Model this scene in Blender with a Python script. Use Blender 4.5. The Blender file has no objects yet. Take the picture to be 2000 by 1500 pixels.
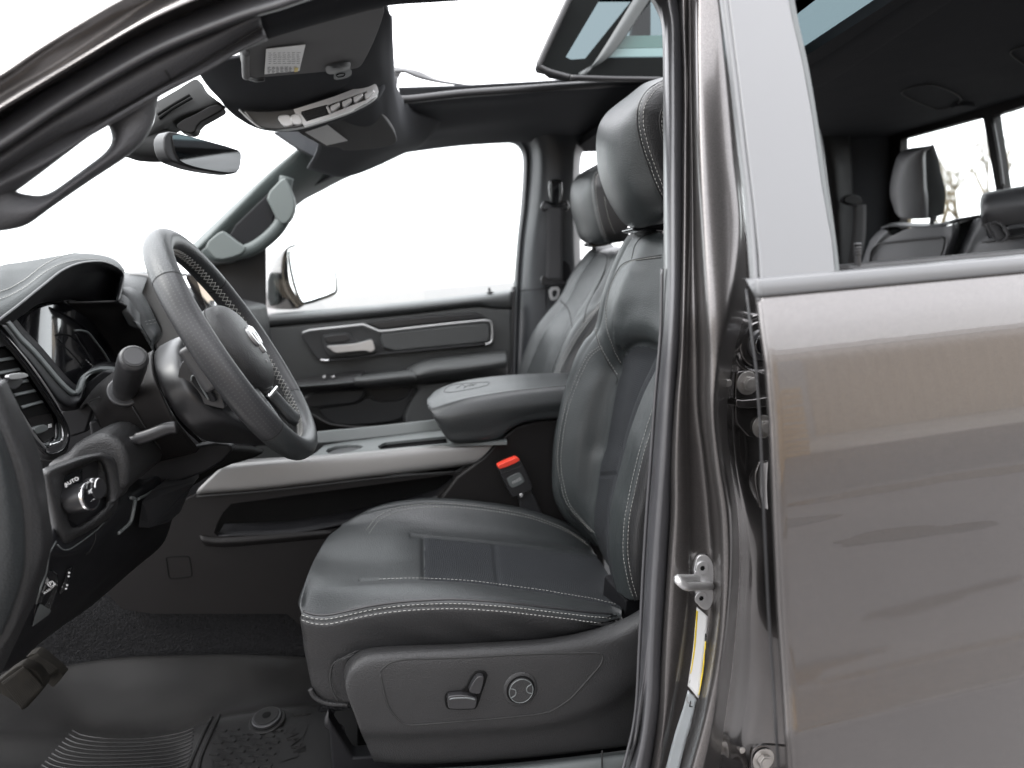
import bpy, bmesh, math, random
from mathutils import Vector, Matrix
from mathutils.bvhtree import BVHTree
from mathutils.geometry import tessellate_polygon
random.seed(7)
# ---------------------------------------------------------------- camera, world, light
S = bpy.context.scene
COL = S.collection
F = 1300.0
def _n(v): return v.normalized()
dX = _n(Vector((6050, 690, -1300)))
dY = Vector((-300, 180, -1300)); dY = _n(dY - dX*dX.dot(dY))
dZ = dX.cross(dY)
M3 = Matrix((dX, dY, dZ))                 # camera axes -> world axes
CAM = Vector((0.0, -0.55, 1.45))
cd = bpy.data.cameras.new('camera')
cam = bpy.data.objects.new('camera', cd); COL.objects.link(cam)
cam.matrix_world = Matrix.Translation(CAM) @ M3.to_4x4()
cd.sensor_width = 36; cd.lens = F/2000*36
cd.clip_start = 0.02; cd.clip_end = 2000
cd.dof.use_dof = True; cd.dof.focus_distance = 0.98; cd.dof.aperture_fstop = 3.2
S.camera = cam
S.view_settings.view_transform = 'Standard'; S.view_settings.look = 'None'
S.view_settings.gamma = 1; S.view_settings.use_curve_mapping = False
S.view_settings.exposure = 2.4
W = bpy.data.worlds.new('World'); S.world = W; W.use_nodes = True
wn = W.node_tree.nodes; wl = W.node_tree.links
sky = wn.new('ShaderNodeTexSky'); sky.sky_type = 'NISHITA'; sky.sun_disc = False
SUN_EL, SUN_AZ = math.radians(52), math.radians(262)
sky.sun_elevation = SUN_EL; sky.sun_rotation = SUN_AZ
sky.air_density = 1.0; sky.dust_density = 1.0; sky.ozone_density = 1.0
hs = wn.new('ShaderNodeHueSaturation'); hs.inputs['Saturation'].default_value = 0.12
bg = wn['Background']; bg.inputs['Strength'].default_value = 0.15
ov = wn.new('ShaderNodeMix'); ov.data_type = 'RGBA'; ov.inputs[0].default_value = .62   # overcast: the cloud is three times brighter overhead than at the horizon
tcw = wn.new('ShaderNodeTexCoord'); sxy = wn.new('ShaderNodeSeparateXYZ'); wl.new(tcw.outputs['Generated'], sxy.inputs[0])
mrw = wn.new('ShaderNodeMapRange'); mrw.inputs[1].default_value = 0; mrw.inputs[2].default_value = 1; mrw.inputs[3].default_value = 3.4; mrw.inputs[4].default_value = 10.5
wl.new(sxy.outputs[2], mrw.inputs[0])
cbw = wn.new('ShaderNodeCombineColor'); wl.new(mrw.outputs[0], cbw.inputs[0]); wl.new(mrw.outputs[0], cbw.inputs[1])
mlw = wn.new('ShaderNodeMath'); mlw.operation = 'MULTIPLY'; mlw.inputs[1].default_value = 1.04; wl.new(mrw.outputs[0], mlw.inputs[0]); wl.new(mlw.outputs[0], cbw.inputs[2])
wl.new(cbw.outputs[0], ov.inputs[7])
wl.new(sky.outputs[0], hs.inputs['Color']); wl.new(hs.outputs[0], ov.inputs[6]); wl.new(ov.outputs[2], bg.inputs['Color'])
sd = bpy.data.lights.new('sun', 'SUN'); sd.energy = 0.5; sd.angle = math.radians(25); sd.color = (1, .97, .93)
sun = bpy.data.objects.new('sun', sd); COL.objects.link(sun)
sdir = Vector((math.sin(SUN_AZ)*math.cos(SUN_EL), math.cos(SUN_AZ)*math.cos(SUN_EL), math.sin(SUN_EL)))
sun.rotation_euler = sdir.to_track_quat('Z', 'Y').to_euler(); sun.location = (0, 0, 8)
S.cycles.max_bounces = 10; S.cycles.transparent_max_bounces = 16; S.cycles.glossy_bounces = 5

# ---------------------------------------------------------------- placing: a sight line meets a real plane
def pt(px, py, *a):
    if len(a) == 1: ax, v = 1, a[0]
    else: ax, v = 'xyz'.index(a[0]), a[1]
    d = M3 @ Vector(((px-1000)/F, (750-py)/F, -1))
    return CAM + d*((v-CAM[ax])/d[ax])
def prj(p):
    c = M3.transposed() @ (p-CAM)
    return 1000+F*c.x/-c.z, 750-F*c.y/-c.z
def K(ox, oy, s):
    def k(pts, *a): return [(ox+p[0]*s, oy+p[1]*s)+(tuple(p[2:]) if len(p) > 2 else a) for p in pts]
    return k
k0 = K(0, 0, 1)
c1=K(0,0,.35); c2=K(400,0,.35); c3=K(0,450,.35); c4=K(0,975,.35); c5=K(500,450,.35); c6=K(550,975,.35)
c7=K(1000,0,.35); c8=K(1000,450,.35); c9=K(1100,975,.35); fd=K(540,560,.25); oh=K(380,0,.21); pb=K(1000,240,.16)
vt=K(0,620,.18667); pdl=K(0,1080,.2267); q2=K(1450,0,.275); q3=K(1450,350,.275); sk=K(1280,1060,.29333)
sw=K(300,450,.31336); cl=K(0,480,.28007); lk=K(0,880,.21333)
def plane(a, b, c):          # sight lines meet the plane through three world points
    n = (b-a).cross(c-a).normalized()
    def f(px, py, off=0.0):
        d = M3 @ Vector(((px-1000)/F, (750-py)/F, -1))
        p = CAM + d*((a-CAM).dot(n)/d.dot(n))
        return p - (n if n.dot(d) > 0 else -n)*off
    f.n = n
    return f
def V(pts, *a):
    return [p if isinstance(p, Vector) else pt(*(tuple(p) if len(p) > 2 else tuple(p)+a)) for p in pts]

# ---------------------------------------------------------------- object helpers
ROOT0 = Vector((0.9, 0.9, 0.0))
roots = {}
def tag(o, label=None, cat=None, group=None, kind=None):
    for k, v in (('label', label), ('category', cat), ('group', group), ('kind', kind)):
        if v: o[k] = v
    return o
def empty(name, par=None, loc=None):
    o = bpy.data.objects.new(name, None); COL.objects.link(o); o.empty_display_size = .05
    if loc is not None: o.location = loc
    if par is not None:
        o.parent = par
        o.location = -par.location if par.name in roots else (0, 0, 0)
    return o
def link(name, me, mats, par=None, smooth=True):
    o = bpy.data.objects.new(name, me); COL.objects.link(o)
    for m in (mats if isinstance(mats, (list, tuple)) else [mats]): me.materials.append(m)
    if smooth: me.polygons.foreach_set('use_smooth', [True]*len(me.polygons))
    if par is not None:
        o.parent = par
        if par.name in roots: o.location = -par.location
    return o
def crom(P, t, closed=False):
    n = len(P)
    if closed:
        i = int(math.floor(t)) % n; f = t-math.floor(t)
        a, b, c, d = P[(i-1) % n], P[i], P[(i+1) % n], P[(i+2) % n]
    else:
        t = min(max(t, 0), n-1-1e-9); i = int(t); f = t-i
        b, c = P[i], P[i+1]
        a = P[i-1] if i > 0 else b*2-c
        d = P[i+2] if i+2 < n else c*2-b
    # centripetal-ish damping: limit tangents
    m1 = (c-a)*.5; m2 = (d-b)*.5
    L = (c-b).length*1.2
    if m1.length > L: m1 = m1.normalized()*L
    if m2.length > L: m2 = m2.normalized()*L
    f2, f3 = f*f, f*f*f
    return b*(2*f3-3*f2+1)+m1*(f3-2*f2+f)+c*(-2*f3+3*f2)+m2*(f3-f2)
def resamp(P, n, closed=False, smooth=True):
    if smooth:
        k = 8; m = len(P) if closed else len(P)-1
        D = [crom(P, i/k, closed) for i in range(m*k+(0 if closed else 1))]
    else: D = list(P)
    if closed: D = D+[D[0]]
    L = [0]
    for a, b in zip(D, D[1:]): L.append(L[-1]+(b-a).length)
    out = []; j = 0
    N = n if closed else n-1
    for i in range(n):
        s = L[-1]*i/N
        while j < len(D)-2 and L[j+1] < s: j += 1
        w = (s-L[j])/max(L[j+1]-L[j], 1e-9)
        out.append(D[j].lerp(D[j+1], min(max(w, 0), 1)))
    return out
def chaik(P, it=2, closed=True, q=.25):
    for _ in range(it):
        o = []; n = len(P)
        rng = range(n if closed else n-1)
        if not closed: o.append(P[0])
        for i in rng:
            a, b = P[i], P[(i+1) % n]
            o += [a.lerp(b, q), a.lerp(b, 1-q)]
        if not closed: o.append(P[-1])
        P = o
    return P
class Surf:      # remembers a mesh so that details can be laid on it
    def __init__(s, vs, fs): s.b = BVHTree.FromPolygons(vs, fs)
    def on(s, px, py, off=.0, dflt=None):
        d = (M3 @ Vector(((px-1000)/F, (750-py)/F, -1))).normalized()
        h = s.b.ray_cast(CAM, d)
        if h[0] is None:
            return dflt
        nn = h[1] if h[1].dot(d) < 0 else -h[1]
        return h[0]+nn*off
    def path(s, pts, off=.0005, n=None, closed=False):
        n = n or max(12, len(pts)*6)
        P = [Vector((p[0], p[1], 0)) for p in pts]
        out = []
        for q in resamp(P, n, closed):
            h = s.on(q.x, q.y, off)
            if h is not None: out.append(h)
        return out
def loft(name, cols, mat, par=None, nu=8, nv=60, thick=.004, disp=None, matfn=None, closed=False, lin=False, wrap=False, sharp=()):
    C = [resamp(V(c), nv, closed) for c in cols]
    U = len(C) if wrap else len(C)-1
    vs = []; uv = []
    for i in range(U*nu+(0 if wrap else 1)):
        u = i/nu
        for j in range(nv):
            col = [c[j] for c in C]
            if lin:
                a = int(min(u, U-1e-6)); p = col[a].lerp(col[(a+1) % len(col)], u-a)
            else: p = crom(col, u, wrap)
            vs.append(p); uv.append((u, j/(nv-1)))
    R = len(vs)//nv; fs = []
    for i in range(R if wrap else R-1):
        for j in range(nv if closed else nv-1):
            a, b = i*nv+j, ((i+1) % R)*nv+j
            j2 = (j+1) % nv
            fs.append((a, b, ((i+1) % R)*nv+j2, i*nv+j2))
    if not (closed or wrap) or True:   # orient towards the viewer's side
        s = 0
        for f in fs[::7]:
            nn = (vs[f[2]]-vs[f[0]]).cross(vs[f[3]]-vs[f[1]])
            s += nn.dot(CAM-vs[f[0]])
        if s < 0: fs = [f[::-1] for f in fs]
    if disp:
        N = [Vector() for _ in vs]
        for f in fs:
            nn = (vs[f[2]]-vs[f[0]]).cross(vs[f[3]]-vs[f[1]])
            for k in f: N[k] += nn
        nvs = []
        for k, p in enumerate(vs):
            q = prj(p)
            d = disp(uv[k][0], uv[k][1], q[0], q[1])
            nvs.append(p+(N[k].normalized()*d if d and N[k].length > 0 else Vector()))
        vs = nvs
    me = bpy.data.meshes.new(name); me.from_pydata(vs, [], fs)
    if matfn:
        su = sum((C[i+1][nv//2]-C[i][nv//2]).length for i in range(len(C)-1))/(len(C)-1)
        cum = [0]
        for i in range(len(C)-1): cum.append(cum[-1]+sum((C[i+1][k]-C[i][k]).length for k in range(0, nv, 10))/len(range(0, nv, 10)))
        mid = C[len(C)//2]; lv = [0]
        for a_, b_ in zip(mid, mid[1:]): lv.append(lv[-1]+(b_-a_).length)
        lay = me.uv_layers.new(name='p')
        for p in me.polygons:
            for li, vi in zip(p.loop_indices, p.vertices):
                uu, vv = uv[vi]; k = min(int(uu), len(cum)-2)
                lay.data[li].uv = (cum[k]+(cum[k+1]-cum[k])*(uu-k), lv[min(int(round(vv*(nv-1))), nv-1)])
    if matfn:
        for p in me.polygons:
            k = p.vertices[0]; c = sum((vs[i] for i in p.vertices), Vector())/4
            q = prj(c); uu = sum(uv[i][0] for i in p.vertices)/4; vv = sum(uv[i][1] for i in p.vertices)/4
            p.material_index = matfn(uu, vv, q[0], q[1])
    o = link(name, me, mat, par)
    if thick:
        m = o.modifiers.new('s', 'SOLIDIFY'); m.thickness = thick; m.offset = -1
    o_s = Surf(vs, fs)
    return o, o_s
def prism(name, pts, mat, par=None, t=.02, bev=.002, ck=0, d=(0, 1, 0), a=(), seg=3, smooth=True, q=.25):
    P = V(pts, *a)
    if ck: P = chaik(P, ck, q=q)
    D = Vector(d).normalized()*t
    bm = bmesh.new()
    A = [bm.verts.new(p) for p in P]; B = [bm.verts.new(p+D) for p in P]
    bm.faces.new(A); bm.faces.new(B[::-1])
    n = len(P)
    for i in range(n): bm.faces.new((A[i], B[i], B[(i+1) % n], A[(i+1) % n]))
    bmesh.ops.recalc_face_normals(bm, faces=bm.faces)
    me = bpy.data.meshes.new(name); bm.to_mesh(me); bm.free()
    o = link(name, me, mat, par, smooth)
    if bev:
        m = o.modifiers.new('b', 'BEVEL'); m.width = bev; m.segments = seg; m.limit_method = 'ANGLE'; m.angle_limit = math.radians(35); m.harden_normals = smooth
    elif smooth: me.polygons.foreach_set('use_smooth', [False]*len(me.polygons))
    return o
def plate(name, outer, holes, mat, par=None, t=.02, d=(0, 1, 0), a=(), ck=0, ckh=0, back=True):
    loops = [V(outer, *a)]+[V(h, *a) for h in holes]
    if ck: loops[0] = chaik(loops[0], ck)
    if ckh: loops[1:] = [chaik(l, ckh) for l in loops[1:]]
    D = Vector(d).normalized()*t
    tris = tessellate_polygon(loops)
    flat = [p for l in loops for p in l]; n = len(flat)
    bm = bmesh.new()
    A = [bm.verts.new(p) for p in flat]; B = [bm.verts.new(p+D) for p in flat]
    for tr in tris:
        try:
            bm.faces.new([A[i] for i in tr])
            if back: bm.faces.new([B[i] for i in tr[::-1]])
        except ValueError: pass
    k = 0
    for l in loops:
        m = len(l)
        for i in range(m):
            a_, b_ = k+i, k+(i+1) % m
            bm.faces.new((A[a_], B[a_], B[b_], A[b_]))
        k += m
    bmesh.ops.recalc_face_normals(bm, faces=bm.faces)
    me = bpy.data.meshes.new(name); bm.to_mesh(me); bm.free()
    return link(name, me, mat, par, False)
def sweep(bm, P, r, r2=None, ns=10, up=None, closed=False, cap=True):
    rings = []; n = len(P); prev = None
    for i, p in enumerate(P):
        a = P[(i-1) % n] if (closed or i) else P[0]; b = P[(i+1) % n] if (closed or i < n-1) else P[-1]
        T = (b-a).normalized()
        u = Vector(up) if up is not None else (prev if prev is not None else Vector((.3, 1, .2)))
        u = u-T*u.dot(T)
        if u.length < 1e-5: u = T.orthogonal()
        u.normalize(); prev = u; w = T.cross(u)
        rr = r(i/(n-1)) if callable(r) else r; r_2 = rr if r2 is None else (r2(i/(n-1)) if callable(r2) else r2)
        rings.append([bm.verts.new(p+u*math.cos(2*math.pi*k/ns)*rr+w*math.sin(2*math.pi*k/ns)*r_2) for k in range(ns)])
    for i in range(n if closed else n-1):
        A, B = rings[i], rings[(i+1) % n]
        for k in range(ns): bm.faces.new((A[k], A[(k+1) % ns], B[(k+1) % ns], B[k]))
    if cap and not closed:
        bm.faces.new(rings[0][::-1]); bm.faces.new(rings[-1])
def tube(name, pts, r, mat, par=None, r2=None, n=60, ns=12, up=None, closed=False, a=(), smooth=True, raw=False):
    P = pts if raw else resamp(V(pts, *a), n, closed, smooth)
    bm = bmesh.new(); sweep(bm, P, r, r2, ns, up, closed)
    bmesh.ops.recalc_face_normals(bm, faces=bm.faces)
    me = bpy.data.meshes.new(name); bm.to_mesh(me); bm.free()
    return link(name, me, mat, par)
def dashes(name, paths, mat, par=None, L=.0042, gap=.0022, r=.00055):
    for P in paths: dashline(name, [P], mat, par, L, gap, r)
def dashline(name, paths, mat, par, L, gap, r):
    bm = bmesh.new()
    for P in paths:
        if len(P) < 2: continue
        tot = sum((b-a).length for a, b in zip(P, P[1:])); n = max(2, int(tot/(L+gap)))
        R = resamp(P, n*4+1, smooth=False)
        for i in range(n):
            a, b = R[i*4], R[i*4]+(R[i*4+4]-R[i*4])*(L/(L+gap))
            if (R[i*4+4]-R[i*4]).length > (L+gap)*3: continue
            sweep(bm, [a, a.lerp(b, .5), b], lambda t, r=r: r*(.6 if t in (0, 1) else 1), ns=5)
    me = bpy.data.meshes.new(name); bm.to_mesh(me); bm.free()
    return link(name, me, mat, par)
def shift(pts, dx, dy): return [(p[0]+dx, p[1]+dy)+tuple(p[2:]) for p in pts]
def cyl(name, p, ax, r, h, mat, par=None, ns=40, bev=.001, r1=None):
    ax = Vector(ax).normalized(); u = ax.orthogonal().normalized(); w = ax.cross(u)
    bm = bmesh.new(); r1 = r if r1 is None else r1
    A = [bm.verts.new(p+(u*math.cos(2*math.pi*k/ns)+w*math.sin(2*math.pi*k/ns))*r) for k in range(ns)]
    B = [bm.verts.new(p+ax*h+(u*math.cos(2*math.pi*k/ns)+w*math.sin(2*math.pi*k/ns))*r1) for k in range(ns)]
    bm.faces.new(A[::-1]); bm.faces.new(B)
    for k in range(ns): bm.faces.new((A[k], A[(k+1) % ns], B[(k+1) % ns], B[k]))
    me = bpy.data.meshes.new(name); bm.to_mesh(me); bm.free()
    o = link(name, me, mat, par)
    m = o.modifiers.new('b', 'BEVEL'); m.width = bev; m.segments = 3; m.limit_method = 'ANGLE'; m.angle_limit = math.radians(40); m.harden_normals = True
    return o
def text(name, s, p, right, up, h, mat, par=None, t=.0003):
    cu = bpy.data.curves.new(name, 'FONT'); cu.body = s; cu.size = h; cu.extrude = t; cu.align_x = 'CENTER'; cu.align_y = 'CENTER'
    tmp = bpy.data.objects.new(name, cu); COL.objects.link(tmp)
    bpy.context.view_layer.update()
    me = bpy.data.meshes.new_from_object(tmp.evaluated_get(bpy.context.evaluated_depsgraph_get()))
    bpy.data.objects.remove(tmp)
    r = Vector(right).normalized(); u = Vector(up); u = (u-r*u.dot(r)).normalized(); w = r.cross(u)
    Mx = Matrix((r, u, w)).transposed().to_4x4(); Mx.translation = p
    me.transform(Mx); me.name = name
    return link(name, me, mat, par, False)
def bars(name, quads, mat, par=None, t=.0002):     # thin raised strips given by world quads
    bm = bmesh.new()
    for q in quads:
        f = bm.faces.new([bm.verts.new(p) for p in q])
    me = bpy.data.meshes.new(name); bm.to_mesh(me); bm.free()
    return link(name, me, mat, par, False)

# ---------------------------------------------------------------- materials
def mat(name, col, rough=.5, metal=0, spec=.5, bump=None, coat=0, coatr=.03, noise=0, nscale=8, sheen=0, cvar=None):
    m = bpy.data.materials.new(name); m.use_nodes = True
    N = m.node_tree.nodes; L = m.node_tree.links; b = N['Principled BSDF']
    b.inputs['Base Color'].default_value = (*col, 1); b.inputs['Roughness'].default_value = rough
    b.inputs['Metallic'].default_value = metal; b.inputs['Specular IOR Level'].default_value = spec
    b.inputs['Coat Weight'].default_value = coat; b.inputs['Coat Roughness'].default_value = coatr
    b.inputs['Sheen Weight'].default_value = sheen
    tc = N.new('ShaderNodeTexCoord')
    if noise:
        nz = N.new('ShaderNodeTexNoise'); nz.inputs['Scale'].default_value = nscale; nz.inputs['Detail'].default_value = 5
        L.new(tc.outputs['Object'], nz.inputs['Vector'])
        mx = N.new('ShaderNodeMix'); mx.data_type = 'RGBA'
        mx.inputs[6].default_value = (*[c*(1-noise) for c in col], 1)
        mx.inputs[7].default_value = (*(cvar if cvar else [min(1, c*(1+noise)) for c in col]), 1)
        L.new(nz.outputs[0], mx.inputs[0]); L.new(mx.outputs[2], b.inputs['Base Color'])
        mr = N.new('ShaderNodeMapRange'); mr.inputs[3].default_value = rough*.85; mr.inputs[4].default_value = min(1, rough*1.15)
        L.new(nz.outputs[0], mr.inputs[0]); L.new(mr.outputs[0], b.inputs['Roughness'])
    if bump:
        kind, sc, st, dist = bump
        if kind == 'vor':
            t = N.new('ShaderNodeTexVoronoi'); t.inputs['Scale'].default_value = sc; o = t.outputs['Distance']
        elif kind == 'noise':
            t = N.new('ShaderNodeTexNoise'); t.inputs['Scale'].default_value = sc; t.inputs['Detail'].default_value = 3; o = t.outputs[0]
        L.new(tc.outputs['Object'], t.inputs['Vector'])
        bp = N.new('ShaderNodeBump'); bp.inputs['Strength'].default_value = st; bp.inputs['Distance'].default_value = dist
        L.new(o, bp.inputs['Height']); L.new(bp.outputs[0], b.inputs['Normal'])
    return m
LEA = mat('black_leather', (.018, .0200, .0208), .41, spec=.55, bump=('vor', 420, .5, .0007), noise=.12, nscale=14)
LRR = mat('rear_bench_leather_lit', (.060, .062, .066), .5, bump=('vor', 420, .5, .0007), noise=.1, nscale=14)  # seat leather with the light falling on the bench put into its base colour
DLE = mat('dash_top_skin', (.022, .025, .025), .62, spec=.22, bump=('vor', 420, .5, .0007), noise=.1, nscale=14)
LEAB = mat('leather_backrest_facing', (.021, .0245, .0252), .43, bump=('vor', 420, .5, .0007), noise=.12, nscale=14)
SIDE = mat('seat_side_leather', (.016, .016, .0165), .46, spec=.35, bump=('vor', 400, .6, .0008), noise=.1, nscale=14)
PLA = mat('grained_plastic', (.016, .016, .0165), .46, spec=.36, bump=('noise', 520, .9, .0010), noise=.15, nscale=20)
PTM = mat('near_pillar_trim_plastic', (.044, .044, .047), .55, bump=('noise', 520, .9, .0010), noise=.12, nscale=20)
PLAD = mat('dark_grained_plastic', (.006, .006, .007), .55, spec=.2, bump=('noise', 900, .5, .0006), noise=.2, nscale=20)
PLB = mat('warm_black_plastic', (.0085, .0078, .0078), .52, spec=.16, bump=('noise', 1100, .35, .0004), noise=.15, nscale=9)
PLG = mat('satin_grey_plastic', (.075, .082, .082), .5, bump=('noise', 700, .25, .0004), noise=.08, nscale=9)
PGR = mat('pillar_trim_plastic', (.055, .066, .064), .55, bump=('noise', 800, .3, .0004), noise=.08, nscale=9)
GLB = mat('gloss_black_plastic', (.006, .006, .007), .12, coat=1)
PDM = mat('door_card_plastic_lit', (.048, .050, .050), .5, bump=('noise', 700, .6, .0008), noise=.12, nscale=14)  # same cabin plastic, base lightened to stand in for light on the far door
PDD = mat('door_card_dark', (.024, .025, .026), .5, bump=('noise', 700, .6, .0008), noise=.12, nscale=14)
PBL = mat('dark_pillar_plastic', (.020, .022, .025), .5, bump=('noise', 800, .3, .0004), noise=.1, nscale=9)
SMB = mat('smooth_black_plastic', (.014, .014, .015), .38, noise=.1, nscale=30)
RUB = mat('rubber_seal', (.035, .035, .038), .36, spec=.8, coat=.35, coatr=.25, bump=('noise', 260, .25, .0006), noise=.1, nscale=20)
RUBM = mat('rubber_mat', (.0065, .0065, .007), .45, spec=.2, bump=('noise', 1200, .4, .0005), noise=.3, nscale=9, cvar=(.013, .0125, .012))
SAC = mat('console_satin_silver_lit', (.72, .72, .72), .3, metal=.25)  # satin silver made paler; a bright reflection is put into the base colour
SDK = mat('matte_shade_black', (.008,.009,.009), .95, spec=.1)  # matte near-black; puts shade on the leather headrest side, also on the sunroof frame
DSH = mat('mirror_shell_plastic', (.03,.03,.03), .85, spec=.1)
CHR = mat('chrome', (.72, .72, .73), .16, metal=1)
SAT = mat('satin_silver', (.50, .50, .50), .36, metal=.85, bump=('noise', 900, .08, .0003))
SIL = mat('silver_trim_plastic', (.165, .163, .16), .40, metal=.4, noise=.05, nscale=6)
STR = mat('zinc_steel', (.62, .62, .62), .38, metal=.8, noise=.15, nscale=60)
BLT = mat('painted_bolt', (.42, .40, .38), .34, metal=.6, coat=.6)
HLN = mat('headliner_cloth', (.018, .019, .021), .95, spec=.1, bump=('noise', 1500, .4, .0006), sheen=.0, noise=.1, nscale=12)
HLF = mat('front_headliner_cloth_lit', (.045, .047, .051), .9, spec=.2, bump=('noise', 1500, .4, .0006), noise=.1, nscale=12)  # headliner cloth again, lightened as if lit towards the front
VIS = mat('visor_cloth', (.058, .058, .059), .9, spec=.2, bump=('noise', 1500, .4, .0006), sheen=.15, noise=.06, nscale=12)
CRP = mat('black_carpet', (.006, .006, .0065), 1, spec=.05, bump=('noise', 300, 1, .006), noise=.9, nscale=210, cvar=(.022, .022, .023))
STI = mat('pale_thread', (.27, .27, .255), .7)
STD = mat('dark_thread', (.008, .008, .008), .8)
BELT = mat('belt_webbing', (.045, .045, .047), .75, bump=('noise', 1500, .5, .0005))
WHI = mat('white_label', (.66, .66, .65), .35, noise=.03, nscale=60)
SLB = mat('silver_label', (.40, .43, .44), .3, metal=.2, noise=.05, nscale=60)
INK = mat('black_ink_and_shade', (.006, .006, .006), .8, spec=.05)  # print ink; also blacks in the shade of recesses, cavities and gaps
LNK = mat('label_ink', (.06, .06, .06), .6)
INKL = mat('label_ink_grey', (.30, .30, .30), .6)
YEL = mat('label_yellow', (.75, .55, .03), .4)
RED = mat('red_button', (.60, .045, .025), .4)
PRT = mat('printed_white', (.75, .75, .75), .5)
APL = mat('satin_pillar_applique', (.085, .087, .09), .45, spec=.8, coat=.4, coatr=.12, noise=.03, nscale=8)
MLD = mat('belt_moulding', (.10, .102, .105), .42, coat=.25, coatr=.2, noise=.04, nscale=8, bump=('noise', 300, .05, .0005))
MIR = mat('mirror_glass', (.85, .87, .87), .02, metal=1)
MUD = mat('dusty_pedal_rubber', (.004, .0038, .0035), .85, spec=.12, noise=.5, nscale=60, cvar=(.020, .018, .015), bump=('noise', 500, .5, .0006))
def paint(nm='granite_metallic_paint', rough=.24, coat=1, coatr=.02):
    m = mat(nm, (.15, .14, .135), rough, metal=.85, coat=coat, coatr=coatr)
    N = m.node_tree.nodes; L = m.node_tree.links; b = N['Principled BSDF']
    tc = N.new('ShaderNodeTexCoord'); v = N.new('ShaderNodeTexVoronoi'); v.inputs['Scale'].default_value = 1600
    L.new(tc.outputs['Object'], v.inputs['Vector'])
    r = N.new('ShaderNodeValToRGB'); r.color_ramp.elements[0].color = (.095, .089, .087, 1); r.color_ramp.elements[1].color = (.150, .141, .138, 1)
    sp = N.new('ShaderNodeSeparateColor'); L.new(v.outputs['Color'], sp.inputs[0]); L.new(sp.outputs[0], r.inputs[0]); L.new(r.outputs[0], b.inputs['Base Color'])
    # dust specks and a very slight orange-peel
    nz = N.new('ShaderNodeTexNoise'); nz.inputs['Scale'].default_value = 34; L.new(tc.outputs['Object'], nz.inputs['Vector'])
    bp = N.new('ShaderNodeBump'); bp.inputs['Strength'].default_value = .02; bp.inputs['Distance'].default_value = .001
    L.new(nz.outputs[0], bp.inputs['Height']); L.new(bp.outputs[0], b.inputs['Coat Normal'])
    return m
PNT = paint()
PNJ = paint('jamb_paint', .36, .5, .14)
def fabric():
    m = mat('perforated_knit_fabric', (.035, .037, .040), .85, spec=.2)
    N = m.node_tree.nodes; L = m.node_tree.links; b = N['Principled BSDF']
    uv = N.new('ShaderNodeUVMap'); uv.uv_map = 'p'
    sp = N.new('ShaderNodeSeparateXYZ'); L.new(uv.outputs[0], sp.inputs[0])
    def M(op, a, c):
        n = N.new('ShaderNodeMath'); n.operation = op
        for k, x in enumerate((a, c)):
            if x is None: continue
            if isinstance(x, (int, float)): n.inputs[k].default_value = x
            else: L.new(x, n.inputs[k])
        return n.outputs[0]
    rib = M('SINE', M('ADD', M('MULTIPLY', sp.outputs[1], 6.2832/.0036), M('MULTIPLY', M('PINGPONG', sp.outputs[0], .003), 700)), None)
    cell = M('SINE', M('MULTIPLY', sp.outputs[0], 6.2832/.0038), None)
    nz = N.new('ShaderNodeTexNoise'); nz.inputs['Scale'].default_value = 900; L.new(uv.outputs[0], nz.inputs[0])
    h = M('ADD', M('ADD', M('MULTIPLY', rib, .24), .5), M('MULTIPLY', M('MULTIPLY', cell, rib), .30))
    h2 = M('ADD', h, M('MULTIPLY', nz.outputs[0], .55))
    bp = N.new('ShaderNodeBump'); bp.inputs['Strength'].default_value = .8; bp.inputs['Distance'].default_value = .0009
    L.new(h2, bp.inputs['Height']); L.new(bp.outputs[0], b.inputs['Normal'])
    r = N.new('ShaderNodeValToRGB'); r.color_ramp.elements[0].color = (.002, .0025, .003, 1); r.color_ramp.elements[1].color = (.024, .026, .029, 1)
    r.color_ramp.elements[0].position = .15; r.color_ramp.elements[1].position = 1
    L.new(h2, r.inputs[0]); L.new(r.outputs[0], b.inputs['Base Color'])
    return m
FAB = fabric()
def perf(src):
    m = mat('perforated_leather', (.026, .027, .029), .46)
    N = m.node_tree.nodes; L = m.node_tree.links; b = N['Principled BSDF']
    uv = N.new('ShaderNodeUVMap'); uv.uv_map = 'p'
    v = N.new('ShaderNodeTexVoronoi'); v.voronoi_dimensions = '2D'; v.inputs['Randomness'].default_value = 0; v.inputs['Scale'].default_value = 1
    L.new(uv.outputs[0], v.inputs['Vector'])
    c = N.new('ShaderNodeMath'); c.operation = 'GREATER_THAN'; c.inputs[1].default_value = .17; L.new(v.outputs['Distance'], c.inputs[0])
    mx = N.new('ShaderNodeMix'); mx.data_type = 'RGBA'; mx.inputs[6].default_value = (.036, .036, .036, 1); mx.inputs[7].default_value = (.015, .0155, .017, 1)
    L.new(c.outputs[0], mx.inputs[0]); L.new(mx.outputs[2], b.inputs['Base Color'])
    return m
PRF = perf(0)
def glass(name, tint=(.97, .99, .985), refl=.03):
    m = bpy.data.materials.new(name); m.use_nodes = True
    N = m.node_tree.nodes; L = m.node_tree.links; N.remove(N['Principled BSDF'])
    t = N.new('ShaderNodeBsdfTransparent'); t.inputs[0].default_value = (*tint, 1)
    g = N.new('ShaderNodeBsdfGlossy'); g.inputs['Roughness'].default_value = .01
    mx = N.new('ShaderNodeMixShader'); mx.inputs[0].default_value = refl; L.new(t.outputs[0], mx.inputs[1]); L.new(g.outputs[0], mx.inputs[2])
    L.new(mx.outputs[0], N['Material Output'].inputs[0])
    return m
GLS = glass('clear_window_glass')
GLT = glass('tinted_roof_glass', (.27, .315, .325))
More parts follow.
